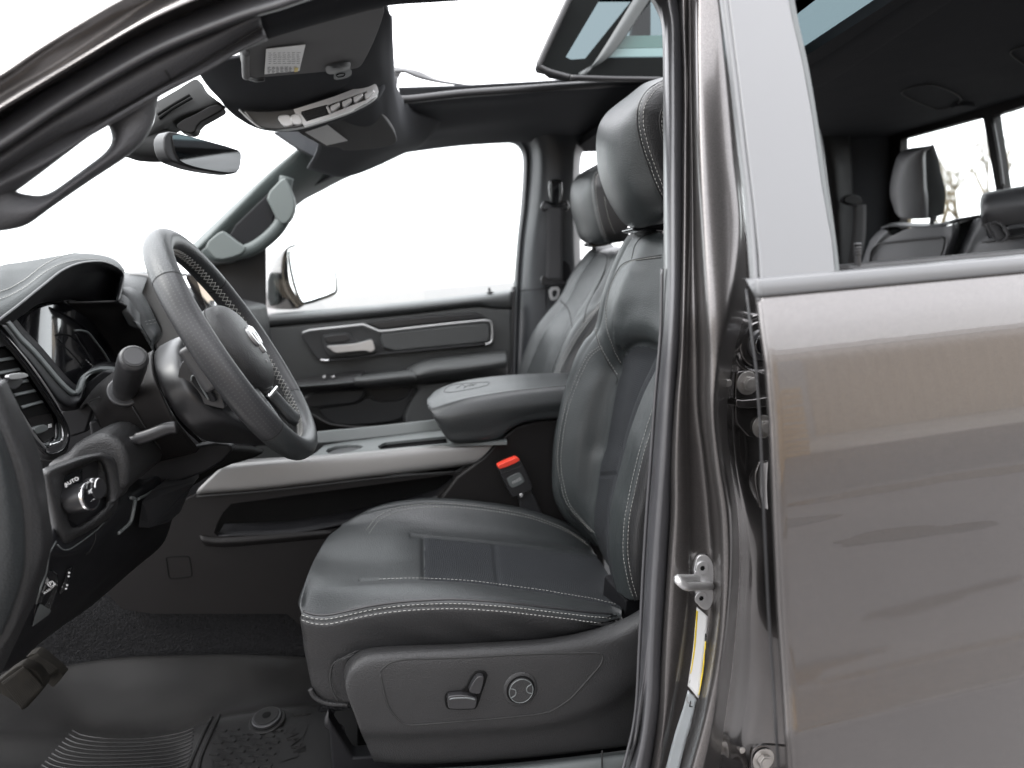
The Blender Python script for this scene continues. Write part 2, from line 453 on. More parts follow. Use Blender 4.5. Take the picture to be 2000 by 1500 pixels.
# ================================================================ the truck and its large structure
T = empty('pickup_truck', loc=ROOT0); roots[T.name] = 1
tag(T, 'granite grey pickup truck with its front door open onto a black leather cabin', 'pickup truck')

# ---- body in paint: arc above the open front door, then the jamb between the doors
body = empty('body', T)
loft('roof_rail_flange', [
 k0([(-120,215),(0,150),(84,94),(175,38),(224,10),(300,-30),(500,-110)], .140),
 k0([(-120,232),(0,165),(90,105),(190,45),(250,10),(330,-30),(540,-110)], .147),
 k0([(-120,262),(0,187),(105,126),(227,45),(297,0),(420,-60),(620,-130)], .153),
 k0([(-120,270),(0,193),(110,130),(232,50),(305,3),(430,-57),(630,-125)], .150),
 k0([(-120,285),(0,210),(135,128),(250,60),(330,20),(450,-30),(640,-110)], .139),
 k0([(-120,295),(0,218),(140,138),(255,68),(345,20),(455,-25),(645,-105)], .153),
 k0([(-120,310),(0,232),(140,150),(245,90),(385,25),(450,0),(640,-70)], .185)], PNT, body, nv=90, thick=.003)
ys = [-60,150,300,450,600,700,800,900,1000,1100,1200,1300,1400,1500,1620]
def tumble(y): return max(0, (610-y)/600*.10)      # above the belt line the pillar leans inwards
def colx(xs, Y): return [(x, y, (Y if not isinstance(Y, (list, tuple)) else Y[i])+tumble(y)) for i, (x, y) in enumerate(zip(xs, ys))]
jamb, JS = loft('door_jamb', [
 colx([1316,1330,1330,1330,1325,1320,1312,1306,1305,1300,1293,1287,1280,1266,1240], .20),
 colx([1330,1338,1337,1336,1334,1330,1322,1318,1318,1312,1306,1300,1296,1284,1256], .165),
 colx([1342,1344,1346,1345,1342,1340,1338,1340,1342,1344,1338,1325,1308,1284.5,1262], .168),
 colx([1346,1348,1350,1351,1348,1346,1346,1348,1352,1352,1345,1332,1315,1292,1268], .185),
 colx([1350,1353,1356,1358,1362,1364,1366,1378,1388,1394,1392,1378,1358,1330,1300], .18),
 colx([1356,1358,1360,1368,1376,1379,1377,1386,1400,1404,1402,1390,1372,1345,1312], .124),
 colx([1364,1366,1370,1377,1384,1386,1384,1393,1407,1411,1408,1397,1378,1352,1320], .107),
 colx([1392,1405,1412,1420,1415,1402,1394,1404,1420,1424,1418,1406,1392,1370,1338], .101),
 colx([1400,1421,1434,1447,1428,1408,1402,1412,1428,1430,1424,1412,1398,1378,1345], .108),
 colx([1415,1434,1446,1458,1462,1440,1428,1432,1446,1450,1446,1438,1425,1415,1400], [.17,.17,.17,.17,.18,.20,.21,.21,.21,.21,.21,.20,.17,.16,.16]),
 colx([1430,1450,1462,1475,1480,1475,1470,1474,1480,1484,1484,1480,1470,1460,1450], [.19,.19,.19,.19,.20,.21,.215,.215,.23,.25,.25,.25,.23,.20,.20]),
 colx([1520,1520,1530,1560,1580,1580,1580,1580,1590,1600,1600,1600,1600,1600,1600], .24)],
 [PNJ, PNT], body, nu=8, nv=150, thick=.003, matfn=lambda u, v, x, y: 1 if u > 8.7 else 0)
jamb.name = 'door_jamb'
# rubber seal round the opening
seal, SS = loft('door_seal', [[(p[0], p[1], p[2]+(tumble(p[1]) if p[0] > 1225 else .1)) for p in c] for c in [
 k0([(480,8),(800,-60),(1180,-45),(1255,-15),(1284,25),(1293,60),(1295,200),(1296,525),(1293,650),(1283,765),(1273,905),(1266,1000),(1259,1115),(1252,1255),(1246,1360),(1236,1447),(1212,1530)], .215),
 k0([(480,0),(800,-75),(1180,-60),(1262,-20),(1289,20),(1297,60),(1299,200),(1300,525),(1297,650),(1288,765),(1278,905),(1270,1000),(1263,1115),(1256,1255),(1250,1360),(1241,1447),(1220,1530)], .195),
 k0([(480,-10),(800,-90),(1190,-75),(1275,-25),(1298,20),(1304,60),(1306,200),(1307,525),(1304,650),(1297,765),(1288,905),(1281,1000),(1273,1115),(1266,1255),(1261,1360),(1251,1447),(1232,1530)], .183),
 k0([(480,-20),(800,-100),(1200,-90),(1290,-30),(1310,20),(1316,60),(1318,200),(1319,525),(1315,650),(1308,765),(1300,905),(1293,1000),(1285,1115),(1277,1255),(1273,1360),(1262,1447),(1245,1530)], .178),
 k0([(480,-30),(800,-110),(1210,-100),(1302,-35),(1324,15),(1330,60),(1332,200),(1331,525),(1327,650),(1318,765),(1311,905),(1307,1000),(1300,1115),(1292,1255),(1288,1360),(1276,1447),(1262,1530)], .185),
 k0([(480,-34),(800,-114),(1212,-104),(1306,-38),(1329,10),(1335,60),(1337,200),(1336,525),(1332,650),(1323,765),(1316,905),(1311,1000),(1304,1115),(1296,1255),(1292,1360),(1282,1447),(1266,1530)], .205)]],
 RUB, T, nv=160, thick=.002)
sb_ = [(-120,330),(0,262),(105,192),(210,129),(315,73),(455,17),(525,-4),(700,-52),(1100,-66),(1200,-64)]
loft('seal_bulb', [[(x+k*.45, y+k, Y) for x, y in sb_] for k, Y in ((-30,.205),(-27,.185),(-17,.171),(-4,.163),(10,.160),(20,.161),(26,.168),(28,.19))], RUB, seal, nv=100, nu=6, thick=.002)
tube('seal_lip', k0([(1281,5),(1289,60),(1291,140),(1293,525),(1290,650),(1280,765),(1270,905),(1263,1000),(1256,1115),(1249,1255),(1240,1400),(1215,1510)], .213)[3:], .0022, RUB, seal, n=100)

# ---- near pillar trim, with grab handle
ptr, PT_ = loft('pillar_trim', [
 k0([(-120,350),(0,284),(105,214),(210,149),(315,94),(400,58),(455,36),(500,20)], .185),
 k0([(-120,380),(0,312),(105,243),(210,183),(315,124),(410,78),(470,48),(508,32)], .175),
 k0([(-120,405),(0,334),(105,270),(210,223),(333,153),(420,102),(480,66),(511,48)], .19),
 k0([(-120,409),(0,339),(105,275),(210,228),(333,157),(422,107),(482,71),(513,53)], .197),
 k0([(-120,430),(0,362),(100,312),(205,245),(318,180),(400,140),(470,98),(520,72)], .185),
 k0([(-120,450),(-60,420),(33,372),(203,246),(305,180),(382,147),(476,99),(523,79)], .215),
 k0([(-120,440),(-60,410),(33,366),(203,241),(300,170),(382,140),(476,92),(523,70)], .26)], PTM, T, nv=90, thick=.003)
tube('trim_joint', [PT_.on(x, y, .0002) or pt(x, y, .19) for x, y in c1([(920,390),(935,410),(950,445)])], .0009, STD, ptr, n=12)
out = c1([(-200,1090),(-220,1250),(-60,1290),(60,1281),(160,1250),(300,1150),(500,1012),(700,880),(800,792),(855,695),(874,600),(870,500),(700,480),(560,560),(300,760),(0,980)])
inn = c1([(60,1045),(100,1072),(160,1086),(230,1089),(300,1063),(450,955),(580,855),(622,795),(620,740),(598,690),(560,690),(450,770),(350,840),(250,910),(150,975),(80,1020)])
def lp(base, d, Y, cen): # shrink/grow a loop about its centre
    return [(cen[0]+(p[0]-cen[0])*d, cen[1]+(p[1]-cen[1])*d, Y) for p in base]
cen = (120, 320)
loft('grab_handle', [lp(out,.97,.255,cen), lp(out,1,.235,cen), lp(out,.96,.21,cen), [( (a[0]+b[0])/2,(a[1]+b[1])/2,.198) for a,b in zip(out,inn)] , lp(inn,1.08,.205,cen), lp(inn,1,.225,cen), lp(inn,1.0,.25,cen)],
     PTM, ptr, nu=6, nv=96, closed=True, thick=0)
# headliner strip along the near rail
loft('headliner_edge', [
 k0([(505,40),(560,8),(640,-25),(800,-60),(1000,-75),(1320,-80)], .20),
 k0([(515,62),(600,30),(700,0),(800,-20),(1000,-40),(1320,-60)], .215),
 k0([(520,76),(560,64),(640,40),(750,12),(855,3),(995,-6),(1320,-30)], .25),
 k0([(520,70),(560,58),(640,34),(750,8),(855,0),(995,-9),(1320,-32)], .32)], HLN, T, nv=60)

# ---- stickers on the jamb
def decal(name, pts, m, off=.0012, nu=4, nv=24, par=T):
    n = len(pts)//2; A, B = pts[:n], pts[n:][::-1]
    ca = [JS.on(*p, off) or pt(*p, .17) for p in [ (q.x,q.y) for q in resamp([Vector((*a,0)) for a in A], nv)]]
    cb = [JS.on(*p, off) or pt(*p, .17) for p in [ (q.x,q.y) for q in resamp([Vector((*a,0)) for a in B], nv)]]
    return loft(name, [ca, cb], m, par, nu=nu, nv=nv, thick=.0004, lin=True)
pl, PS = decal('tyre_placard', sk([(272,425),(262,540),(245,720),(212,950),(295,1040),(318,850),(340,640),(352,490)]), WHI)
def ribbon(name, A, B, m, par, off=.0019):
    n = 24
    f = lambda Q: [JS.on(q.x, q.y, off) or pt(q.x, q.y, .17) for q in resamp([Vector((*a,0)) for a in sk(Q)], n)]
    return loft(name, [f(A), f(B)], m, par, nu=2, nv=n, thick=.0002, lin=True)[0]
ribbon('yellow_band', [(268,445),(258,600),(246,740),(227,865)], [(280,452),(270,600),(258,745),(240,872)], YEL, pl)
ribbon('yellow_band', [(328,650),(318,800),(302,920),(280,1005)], [(339,655),(331,800),(315,920),(297,1015)], YEL, pl)
ribbon('black_band', [(327,598),(324,625),(323,648)], [(341,604),(340,625),(338,650)], INK, pl, .0021)
def marks(name, rows, m, par, off, S_):
    qs = []
    for (a, b, w) in rows:
        P = [S_.on(q.x, q.y, off) for q in (a, b, b+w, a+w)]
        if all(p is not None for p in P): qs.append(P)
    return bars(name, qs, m, par)
def textrows(x0, y0, x1, y1, ncol, seed, fx=sk, g=.45):
    rnd = random.Random(seed); rows = []
    for c in range(ncol):
        t = 0
        while t < .97:
            L = rnd.uniform(.012, .05)
            a = Vector((*fx([((x0(t)+(x1(t)-x0(t))*(c+.3)/ncol), y0+(y1-y0)*t)])[0][:2], 0)); e = min(t+L, .98)
            b = Vector((*fx([((x0(e)+(x1(e)-x0(e))*(c+.3)/ncol), y0+(y1-y0)*e)])[0][:2], 0))
            w = Vector(((x1(t)-x0(t))/ncol*g*.29, .2, 0))
            if rnd.random() > .12: rows.append((a, b, w))
            t = e+rnd.uniform(.006, .02)
    return rows
marks('small_print', textrows(lambda t: 286-t*40, 470, lambda t: 324-t*42, 960, 4, 3, g=.9), LNK, pl, .0019, JS)
bs = [JS.on(*p, .002) for p in sk([(234,895),(247,915),(248,940),(236,958),(224,945),(222,915)])]
prism('tyre_symbol', bs, INK, pl, t=.0004, bev=0, ck=1)
text('tyre_symbol', '*', JS.on(*sk([(235,934)])[0], .0026), (1, 0, -.2), (0, .2, 1), .012, WHI, pl)
pv, _ = decal('certification_label', sk([(214,978),(180,1100),(120,1290),(50,1560),(150,1560),(215,1300),(255,1150),(277,1045)]), SLB)
marks('small_print', textrows(lambda t: 205-t*110, 1105, lambda t: 250-t*112, 1540, 6, 5, g=.8), LNK, pv, .0018, JS)
text('seal_symbol', 'O', JS.on(*sk([(232,1040)])[0], .0018), (1,0,-.2), (0,.2,1), .018, INKL, pv)
text('letters', 'LT', JS.on(*sk([(252,1072)])[0], .0018), (1,0,-.4), (0,.2,1), .012, INK, pv)

# ---- striker
st = empty('door_striker', T)
ssp = sk([(300,80),(350,85),(385,135),(400,230),(378,290),(395,360),(370,430),(345,455),(300,435),(272,380),(262,250),(252,200),(270,110)])
sp0 = [JS.on(*p, .004) or pt(*p, .165) for p in ssp]
ymean = sum(p.y for p in sp0)/len(sp0)
prism('striker_plate', [pt(p[0], p[1], ymean) for p in ssp], STR, st, t=.005, bev=.0012, ck=2)
prism('striker_shim', [pt(p[0]+5, p[1]-3, ymean+.005) for p in ssp], GLB, st, t=.004, bev=.001, ck=2)
prism('striker_boss', [pt(p[0], p[1], ymean-.002) for p in sk([(262,175),(310,215),(375,250),(372,320),(345,330),(268,320),(255,250)])], STR, st, t=.004, bev=.001, ck=2)
A_ = pt(*sk([(365,288)])[0], ymean); B_ = pt(*sk([(275,238)])[0], ymean)
e1 = pt(*sk([(210,292)])[0], ymean-.045); e2 = pt(*sk([(150,240)])[0], ymean-.045)
tube('striker_loop', [A_, A_.lerp(e1, .5), A_.lerp(e1, .93), e1.lerp(e2, .12)+(e1-A_)*.04, e1.lerp(e2, .5)+(e1-A_)*.06, e1.lerp(e2, .88)+(e1-A_)*.04, B_.lerp(e2, .93), B_.lerp(e2, .5), B_], .0052, STR, st, n=60, ns=16)
vdir = Vector((0, -1, 0))
for c_ in ((308,165), (300,365)):
    p = pt(*sk([c_])[0], ymean)
    cyl('screw', p, vdir, .0088, .0022, STR, st, bev=.0009)
    cyl('screw_socket', p+vdir*.0023, vdir, .0035, .0003, INK, st, ns=6, bev=.0001)

# ---- rear door
RD = empty('rear_door', T)
# profile: (pixel row at x=1750, outward lean of the panel in degrees)
prof = [(540,22),(575,17),(620,12),(640,11.8),(672,10.8),(685,7.2),(760,7.0),(850,6.4),(945,5.6),(1000,4.6),(1080,3.4),(1150,5),(1200,8.5),(1260,11.5),(1320,15),(1382,17),(1396,10),(1404,-2),(1420,-3),(1600,-6)]
zs = []; Yc = 0.0
for p in prof:
    zn = pt(1750, p[0], Yc).z
    if zs: Yc -= math.tan(math.radians((zs[-1][1]+p[1])/2))*(zs[-1][0]-zn); zn = pt(1750, p[0], Yc).z
    zs.append((zn, p[1]))
def lean(z):
    for (za, ta), (zb, tb) in zip(zs, zs[1:]):
        if zb <= z <= za: return ta+(tb-ta)*(za-z)/(za-zb)
    return zs[0][1] if z > zs[0][0] else zs[-1][1]
yz = []; y = 0.0; z = zs[0][0]; zi = []
while z > zs[-1][0]:
    yz.append((y, z)); y -= math.tan(math.radians(lean(z)))*.004; z -= .004
ymid = [p for p in yz]; y0 = 0.0
edge = [(1480,560),(1489,640),(1500,720),(1508,830),(1515,1000),(1524,1200),(1534,1350),(1543,1500),(1550,1620)]
def edgex(z, Y):
    best = None
    for (a, b), (c, d) in zip(edge, edge[1:]):
        za, zb = pt(a, b, Y), pt(c, d, Y)
        if zb.z <= z <= za.z: return za.lerp(zb, (za.z-z)/(za.z-zb.z)).x
    return pt(*(edge[0] if z > pt(*edge[0], Y).z else edge[-1]), Y).x
scale_y = 1.0
cols = []
offs = [(.040, .050), (.017, .022), (0, .006), (.0015, .002), (.005, 0), (.012, 0), (.3, 0), (.7, 0), (1.25, .0)]
vs = []; nrow = len(yz)
for (yy, z) in yz:
    Y = yy*scale_y+.0
    x0 = edgex(z, Y)
    for (dx, dy) in offs: vs.append(Vector((x0+dx, Y+dy, z)))
fs = []; m_ = len(offs)
for i in range(nrow-1):
    for j in range(m_-1): fs.append((i*m_+j, (i+1)*m_+j, (i+1)*m_+j+1, i*m_+j+1))
me = bpy.data.meshes.new('door_skin'); me.from_pydata(vs, [], fs)
ds = link('door_skin', me, PNT, RD); md = ds.modifiers.new('s', 'SOLIDIFY'); md.thickness = .002; md.offset = -1
ybelt = 0.0
# hem bead on the edge of the door
hem = [Vector((edgex(z, yy*scale_y)+.003, yy*scale_y-.0005, z)) for (yy, z) in yz[::3]]
tube('door_hem', hem, .0016, PNT, RD, raw=True, ns=8)
gl = [Vector((edgex(z, yy*scale_y)-.003, yy*scale_y+.014, z)) for (yy, z) in yz[::3]]
tube('door_edge_rubber', gl, .0014, SMB, RD, raw=True, ns=8)
# belt moulding
prof_m = [(.03,.001),(.004,.001),(-.0025,.0),(-.004,-.0015),(-.0052,-.013),(-.0042,-.0155),(.004,-.0165)]
tp = pt(1482, 546, -.005); zt = tp.z
bm = bmesh.new(); xs_ = [tp.x-.001, tp.x+.001, tp.x+.004, 1.6]; rows = []
for k, x in enumerate(xs_):
    rows.append([bm.verts.new(Vector((x, -.002+dy*(.55 if k == 0 else .9 if k == 1 else 1), zt+dz*(.9 if k == 0 else 1)))) for dy, dz in prof_m])
for a, b in zip(rows, rows[1:]):
    for i in range(len(prof_m)-1): bm.faces.new((a[i], a[i+1], b[i+1], b[i]))
bm.faces.new(rows[0]); bmesh.ops.recalc_face_normals(bm, faces=bm.faces)
me = bpy.data.meshes.new('belt_moulding'); bm.to_mesh(me); bm.free()
bmo = link('belt_moulding', me, MLD, RD); m = bmo.modifiers.new('s','SUBSURF'); m.levels=0; m.render_levels=0
for p_ in bmo.data.polygons: p_.use_smooth = True
tube('moulding_lip', [Vector((x, -.001, zt-.0185)) for x in (tp.x+.001, .8, 1.6)], .0018, RUB, RD, n=10)
# satin pillar cover + its seal, inner window frame
ap = [(1418,-70),(1424,0),(1443,150),(1460,290),(1473,400),(1483,500),(1486,552),(1560,548),(1633,540),(1626,470),(1606,360),(1588,230),(1570,130),(1548,30),(1532,-70)]
yap = lambda py: .004+(548-py)/600*.085
PA = plane(pt(1424, 0, yap(0)), pt(1486, 552, yap(552)), pt(1633, 540, yap(540)))
prism('pillar_cover', [PA(x, y) for x, y in ap], APL, RD, t=.006, bev=.0016, smooth=False)
loft('pillar_cover_return', [[(x, y, yap(y)+.001) for x, y in [(1532,-70),(1548,30),(1570,130),(1588,230),(1606,360),(1626,470),(1634,545)]],
     [(x, y, yap(y)+.003) for x, y in [(1541,-70),(1557,30),(1579,130),(1596,230),(1615,360),(1633,470),(1641,542)]],
     [(x, y, yap(y)+.022) for x, y in [(1538,-70),(1554,30),(1576,130),(1593,230),(1608,360),(1625,470),(1633,540)]]], PLG, RD, nv=60, thick=.002)
loft('frame_seal', [[(x, y, yap(y)+.012) for x, y in [(1398,-70),(1405,0),(1424,150),(1440,290),(1453,400),(1461,500),(1465,553)]],
     [(x, y, yap(y)+.002) for x, y in [(1406,-70),(1413,0),(1432,150),(1448,290),(1461,400),(1469,500),(1472,554)]],
     [(x, y, yap(y)+.001) for x, y in [(1415,-70),(1422,0),(1441,150),(1457,290),(1470,400),(1478,500),(1481,553)]],
     [(x, y, yap(y)+.016) for x, y in [(1418,-70),(1425,0),(1444,150),(1460,290),(1473,400),(1480,500),(1482,553)]]], MLD, RD, nv=60, thick=.003)
loft('window_channel', [[(x, y, yap(y)+.024) for x, y in [(1536,-70),(1552,30),(1573,130),(1591,230),(1602,268),(1616,360),(1630,460),(1638,555)]],
     [(x, y, yap(y)+.040) for x, y in [(1536,-70),(1552,30),(1574,130),(1592,226),(1606,268),(1618,360),(1632,460),(1640,555)]]], SMB, RD, nv=50)
lb = pt(1675, 524, .06)
tube('lock_pin', [lb+Vector((0, 0, z_)) for z_ in (-.04, 0, .024)], .0033, SMB, RD, n=12)
for z_ in (.014, .017, .020): cyl('lock_pin_ring', lb+Vector((0, 0, z_)), (0, 0, 1), .0042, .0016, SMB, RD, ns=20, bev=.0005)
cyl('lock_pin_cap', lb+Vector((0, 0, .0225)), (0, 0, 1), .0042, .004, SMB, RD, ns=20, bev=.0018)
# inner panel top seen past the sill
prism('door_inner_panel', [Vector((.50,.055,1.438)),Vector((1.6,.055,1.438)),Vector((1.6,.055,.8)),Vector((.50,.055,.8))], PLA, RD, t=.05, bev=.008)
# hinges
def bolt(p, r, par, n='bolt'):
    cyl(n+'_washer', p, (0,-1,0), r*1.75, .002, BLT, par, bev=.0008)
    cyl(n, p+Vector((0,-.002,0)), (0,-1,0), r*1.15, .006, BLT, par, ns=6, bev=.0008)
    cyl(n+'_cap', p+Vector((0,-.0085,0)), (0,-1,0), r*.78, .001, BLT, par, bev=.0005)
hg = empty('door_hinge', T)
hy = .195
prism('hinge_plate', [(x, y, hy) for x, y in c8([(1250,800),(1270,785),(1350,780),(1460,810),(1480,960),(1480,1160),(1330,1160),(1290,1120),(1250,1070),(1245,990)])], PNT, hg, t=.006, bev=.0015, ck=1)
prism('hinge_fold', [(x, y, hy-.014) for x, y in c8([(1246,940),(1300,950),(1460,925),(1500,930),(1500,975),(1330,995),(1255,992)])], PNT, hg, t=.02, bev=.003, ck=1)
bolt(pt(1459, 748, hy-.001), .0085, hg); bolt(pt(1489, 833, hy-.001), .0085, hg)
h2 = empty('door_hinge', T)
prism('hinge_plate', [(x, y, hy) for x, y in c9([(1050,1430),(1060,1390),(1120,1370),(1300,1385),(1300,1620),(1050,1620)])], PNT, h2, t=.006, bev=.0015, ck=1)
bolt(pt(1490, 1483, hy-.001), .0095, h2)
gp = pt(1482, 672, .20)
for r_, h_, m__ in ((.030, .006, PNT), (.020, .010, RUB), (.0135, .013, GLB)):
    cyl('wiring_grommet', gp, (0,-1,0), r_, h_, m__, body, bev=.004)
tube('wiring_grommet_rib', [gp+Vector((math.cos(a)*.036, -.001, math.sin(a)*.036)) for a in [i*math.pi/30+math.pi*.45 for i in range(34)]], .0035, PNT, body, n=40)
loft('door_check_bulge', [c9([(1330-100,0),(1330-100,1)],.1) and k0([(1470,915),(1462,935),(1468,960),(1480,985)], .15), k0([(1482,905),(1475,930),(1478,960),(1486,990)], .125), k0([(1500,900),(1498,935),(1498,965),(1500,995)], .135)], PNT, body, nv=30)
cyl('drain_plug', (JS.on(1421, 748, 0) or pt(1421, 748, .172)), (0,-1,0), .0045, .003, BLT, body, bev=.001)
cyl('drain_plug', (JS.on(1448, 1464, 0) or pt(1448, 1464, .150)), (0,-1,0), .0045, .003, BLT, body, bev=.001)
# backing behind the jamb so the cabin stays closed
prism('pillar_inner_trim', [(1335,-60,.42),(1330,620,.32),(1300,1100,.31),(1262,1600,.31),(1640,1600,.31),(1640,620,.32),(1540,-60,.42)], PLAD, T, t=.03, bev=.004)
prism('sill', [Vector((-1.4,.02,.70)),Vector((.40,.02,.70)),Vector((.40,.30,.70)),Vector((-1.4,.30,.70))], PNT, body, t=.14, bev=.02, d=(0,0,-1))
PGF = mat('handle_foot_plastic_lit', (.10,.115,.11), .55, bump=('noise', 800, .3, .0004), noise=.08, nscale=9)  # pillar plastic lightened for sky light coming through the windshield
# ================================================================ far side of the cabin
fs_ = empty('cabin_lining', T)
# headliner rail above the passenger windows
loft('roof_rail_lining', [
 k0([(778,172),(900,168),(1000,163),(1100,158),(1250,148),(1450,128),(1600,112)], 1.16),
 k0([(785,205),(900,196),(1000,189),(1100,180),(1250,168),(1450,150),(1600,136)], 1.19),
 k0([(780,222),(900,214),(1000,206),(1100,198),(1250,188),(1450,170),(1600,160)], 1.25),
 k0([(770,262),(900,245),(1000,232),(1100,222),(1250,212),(1450,195),(1600,185)], 1.33),
 k0([(720,300),(800,278),(900,262),(1000,252),(1120,246),(1250,236),(1450,225),(1600,215)], 1.42),
 k0([(560,395),(640,352),(715,315),(785,297),(890,284),(980,278),(1060,274),(1163,268),(1300,262),(1600,240)], 1.52),
 k0([(570,398),(642,356),(717,318),(787,300),(892,286),(980,280),(1060,278),(1163,272),(1300,265),(1600,244)], 1.56)], HLF, fs_, nv=90)
tube('rail_clip', c2([(1350,668),(1370,658),(1400,662),(1450,655)], 1.30), .004, PLG, fs_, n=16)
tube('rail_clip', c2([(1090,730),(1120,722),(1165,716)], 1.27), .003, PLG, fs_, n=16)
# sunroof surround
tube('sunroof_seal', k0([(770,150),(768,180),(776,193),(800,194),(900,183),(1000,176),(1100,169),(1250,160),(1500,148)], 1.13), .009, SMB, fs_, n=80)
tube('sunroof_gutter', k0([(772,186),(800,186),(900,174),(1000,167),(1100,160),(1250,150),(1500,140)], 1.18), .007, GLB, fs_, n=80)
loft('front_header_lining', [
 [(640,10,.30),(600,120,.55),(620,210,.8),(620,290,1.1),(600,330,1.25)],
 [(700,6,.30),(690,120,.55),(715,205,.8),(700,300,1.12),(680,345,1.3)],
 [(742,8,.31),(735,120,.56),(750,190,.82),(765,285,1.15),(790,300,1.36)],
 [(757,24,.33),(758,110,.58),(768,185,.86),(790,262,1.17),(830,280,1.36)],
 [(764,30,.35),(767,110,.62),(774,180,.9),(800,225,1.19),(860,240,1.30)],
 [(766,30,.40),(769,110,.66),(776,172,.94),(802,205,1.22),(862,225,1.33)]], HLF, fs_, nu=8, nv=50)
prism('header_corner', c2([(380,735),(600,700),(900,640),(1100,790),(1130,840),(900,893),(800,945),(740,935),(520,830)], 1.33), HLF, fs_, t=.03, bev=.003)
# wind deflector arm
arm = loft('deflector_arm', [c2([(1055,372),(1120,380),(1200,398),(1300,440),(1450,468),(1490,472)], 1.22), c2([(1058,400),(1120,398),(1190,428),(1300,452),(1430,470),(1490,474)], 1.20)], SMB, fs_, nu=3, thick=.004)
prism('deflector_link', c2([(1058,405),(1095,405),(1062,470)], 1.2), SMB, fs_, t=.006, bev=.001)
# tilted roof glass slid back
sg = empty('sunroof', T)
plate('sunroof_frame', c7([(330,-40),(145,362),(155,384),(200,395),(225,415),(325,432),(900,440),(1100,440),(1100,-40)], 1.02),
      [c7([(500,-20),(690,-20),(412,326),(330,333),(300,318)], 1.02), c7([(800,-20),(1050,-20),(1050,318),(520,322)], 1.02)], SDK, sg, t=.03, ck=0)
prism('glass_panel', c7([(480,-35),(1090,-35),(1090,330),(280,330)], 1.035), GLT, sg, t=.004, bev=0)
loft('guide_rail', [c7([(695,-30),(470,330),(383,438)], 1.0), c7([(730,-30),(510,300),(380,425)], .995), c7([(790,-30),(560,300),(372,418)], 1.0)], PLG, sg, nv=20)
prism('green_glass_edge', c7([(600,200),(1050,195),(1050,262),(560,270)], 1.03), mat('green_tint', (.05,.11,.10), .3), sg, t=.003, bev=0)
prism('blue_glass_edge', c7([(560,272),(1050,264),(1050,312),(525,318)], 1.03), mat('pale_green_tint', (.16,.25,.25), .3), sg, t=.003, bev=0)
for x in (690, 740): prism('roof_bow', c7([(x,-30),(x+36,-30),(x+36,195),(x-22,200)], 1.06), PLG, sg, t=.02, bev=.003)
tube('rear_lip', c7([(325,432),(600,440),(1100,446)], .99), .006, SMB, sg, n=20)
tube('corner_boot', c7([(330,-30),(150,365),(170,385),(215,405),(325,435)], 1.0), .008, SMB, sg, n=50)

# passenger side pillars
loft('middle_pillar_trim', [
 k0([(985,277),(1008,284),(1019,300),(1021,330),(1017,400),(1009,480),(1003,575),(999,740)], 1.60),
 k0([(985,268),(1012,276),(1026,296),(1028,330),(1024,400),(1015,480),(1009,575),(1004,740)], 1.575),
 k0([(990,262),(1018,270),(1033,294),(1035,330),(1030,400),(1021,480),(1015,575),(1010,740)], 1.575),
 k0([(1000,255),(1026,264),(1043,290),(1046,330),(1040,400),(1030,480),(1024,575),(1018,740)], 1.53),
 k0([(1010,240),(1040,255),(1058,290),(1062,340),(1058,400),(1048,480),(1045,575),(1042,740)], 1.49),
 k0([(1050,235),(1070,255),(1088,290),(1095,340),(1092,400),(1088,480),(1086,575),(1086,740)], 1.475),
 k0([(1110,240),(1112,262),(1116,295),(1118,340),(1116,400),(1116,480),(1120,575),(1125,740)], 1.49),
 k0([(1160,250),(1136,268),(1124,295),(1121,340),(1121,400),(1122,480),(1126,575),(1132,740)], 1.50),
 k0([(1165,262),(1144,278),(1132,300),(1129,340),(1129,400),(1130,480),(1132,575),(1136,740)], 1.55),
 k0([(1167,268),(1148,282),(1136,304),(1133,340),(1133,400),(1134,480),(1136,575),(1140,740)], 1.60)], PBL, T, nu=6, nv=70)
tube('pillar_joint', k0([(1010,568),(1040,566),(1085,560)], 1.472), .0012, STD, fs_, n=20)
rp = prism('belt_anchor_cover', k0([(1062,566),(1072,520),(1110,500),(1125,560),(1120,620),(1066,640)], 1.478), PLAD, fs_, t=.03, bev=.006, ck=1)
bt = empty('seat_belt', T)
by = 1.45
prism('belt_guide', pb([(450,720),(470,690),(540,680),(600,690),(620,730),(622,860),(600,960),(560,990),(500,990),(460,930)], by-.005), GLB, bt, t=.02, bev=.006, ck=2)
for xx in (478, 582): tube('guide_slot', pb([(xx,735),(xx+3,850),(xx-2,960)], by-.007), .0022, PLG, bt, n=16)
tube('belt_ring', pb([(430,1050),(385,1070),(365,1020),(400,965),(480,990),(540,1010),(610,990),(660,965),(688,1020),(665,1060),(620,1050)], by-.006), .004, GLB, bt, n=60)
loft('webbing', [k0([(1069,405),(1068,470),(1066,548)], by), k0([(1099,405),(1099,470),(1099,548)], by-.002)], BELT, bt, nu=4, nv=20, thick=.002)
prism('belt_tongue', c5([(1590,262),(1610,248),(1640,280),(1700,275),(1725,290),(1715,310),(1620,312),(1595,300)], by-.01), SMB, bt, t=.012, bev=.003, ck=1)
plate('tongue_blade', c5([(1632,318),(1700,312),(1690,380),(1660,392),(1640,385)], by-.008), [c5([(1650,335),(1685,332),(1676,370),(1655,374)], by-.008)], STR, bt, t=.003, ck=1, ckh=1)
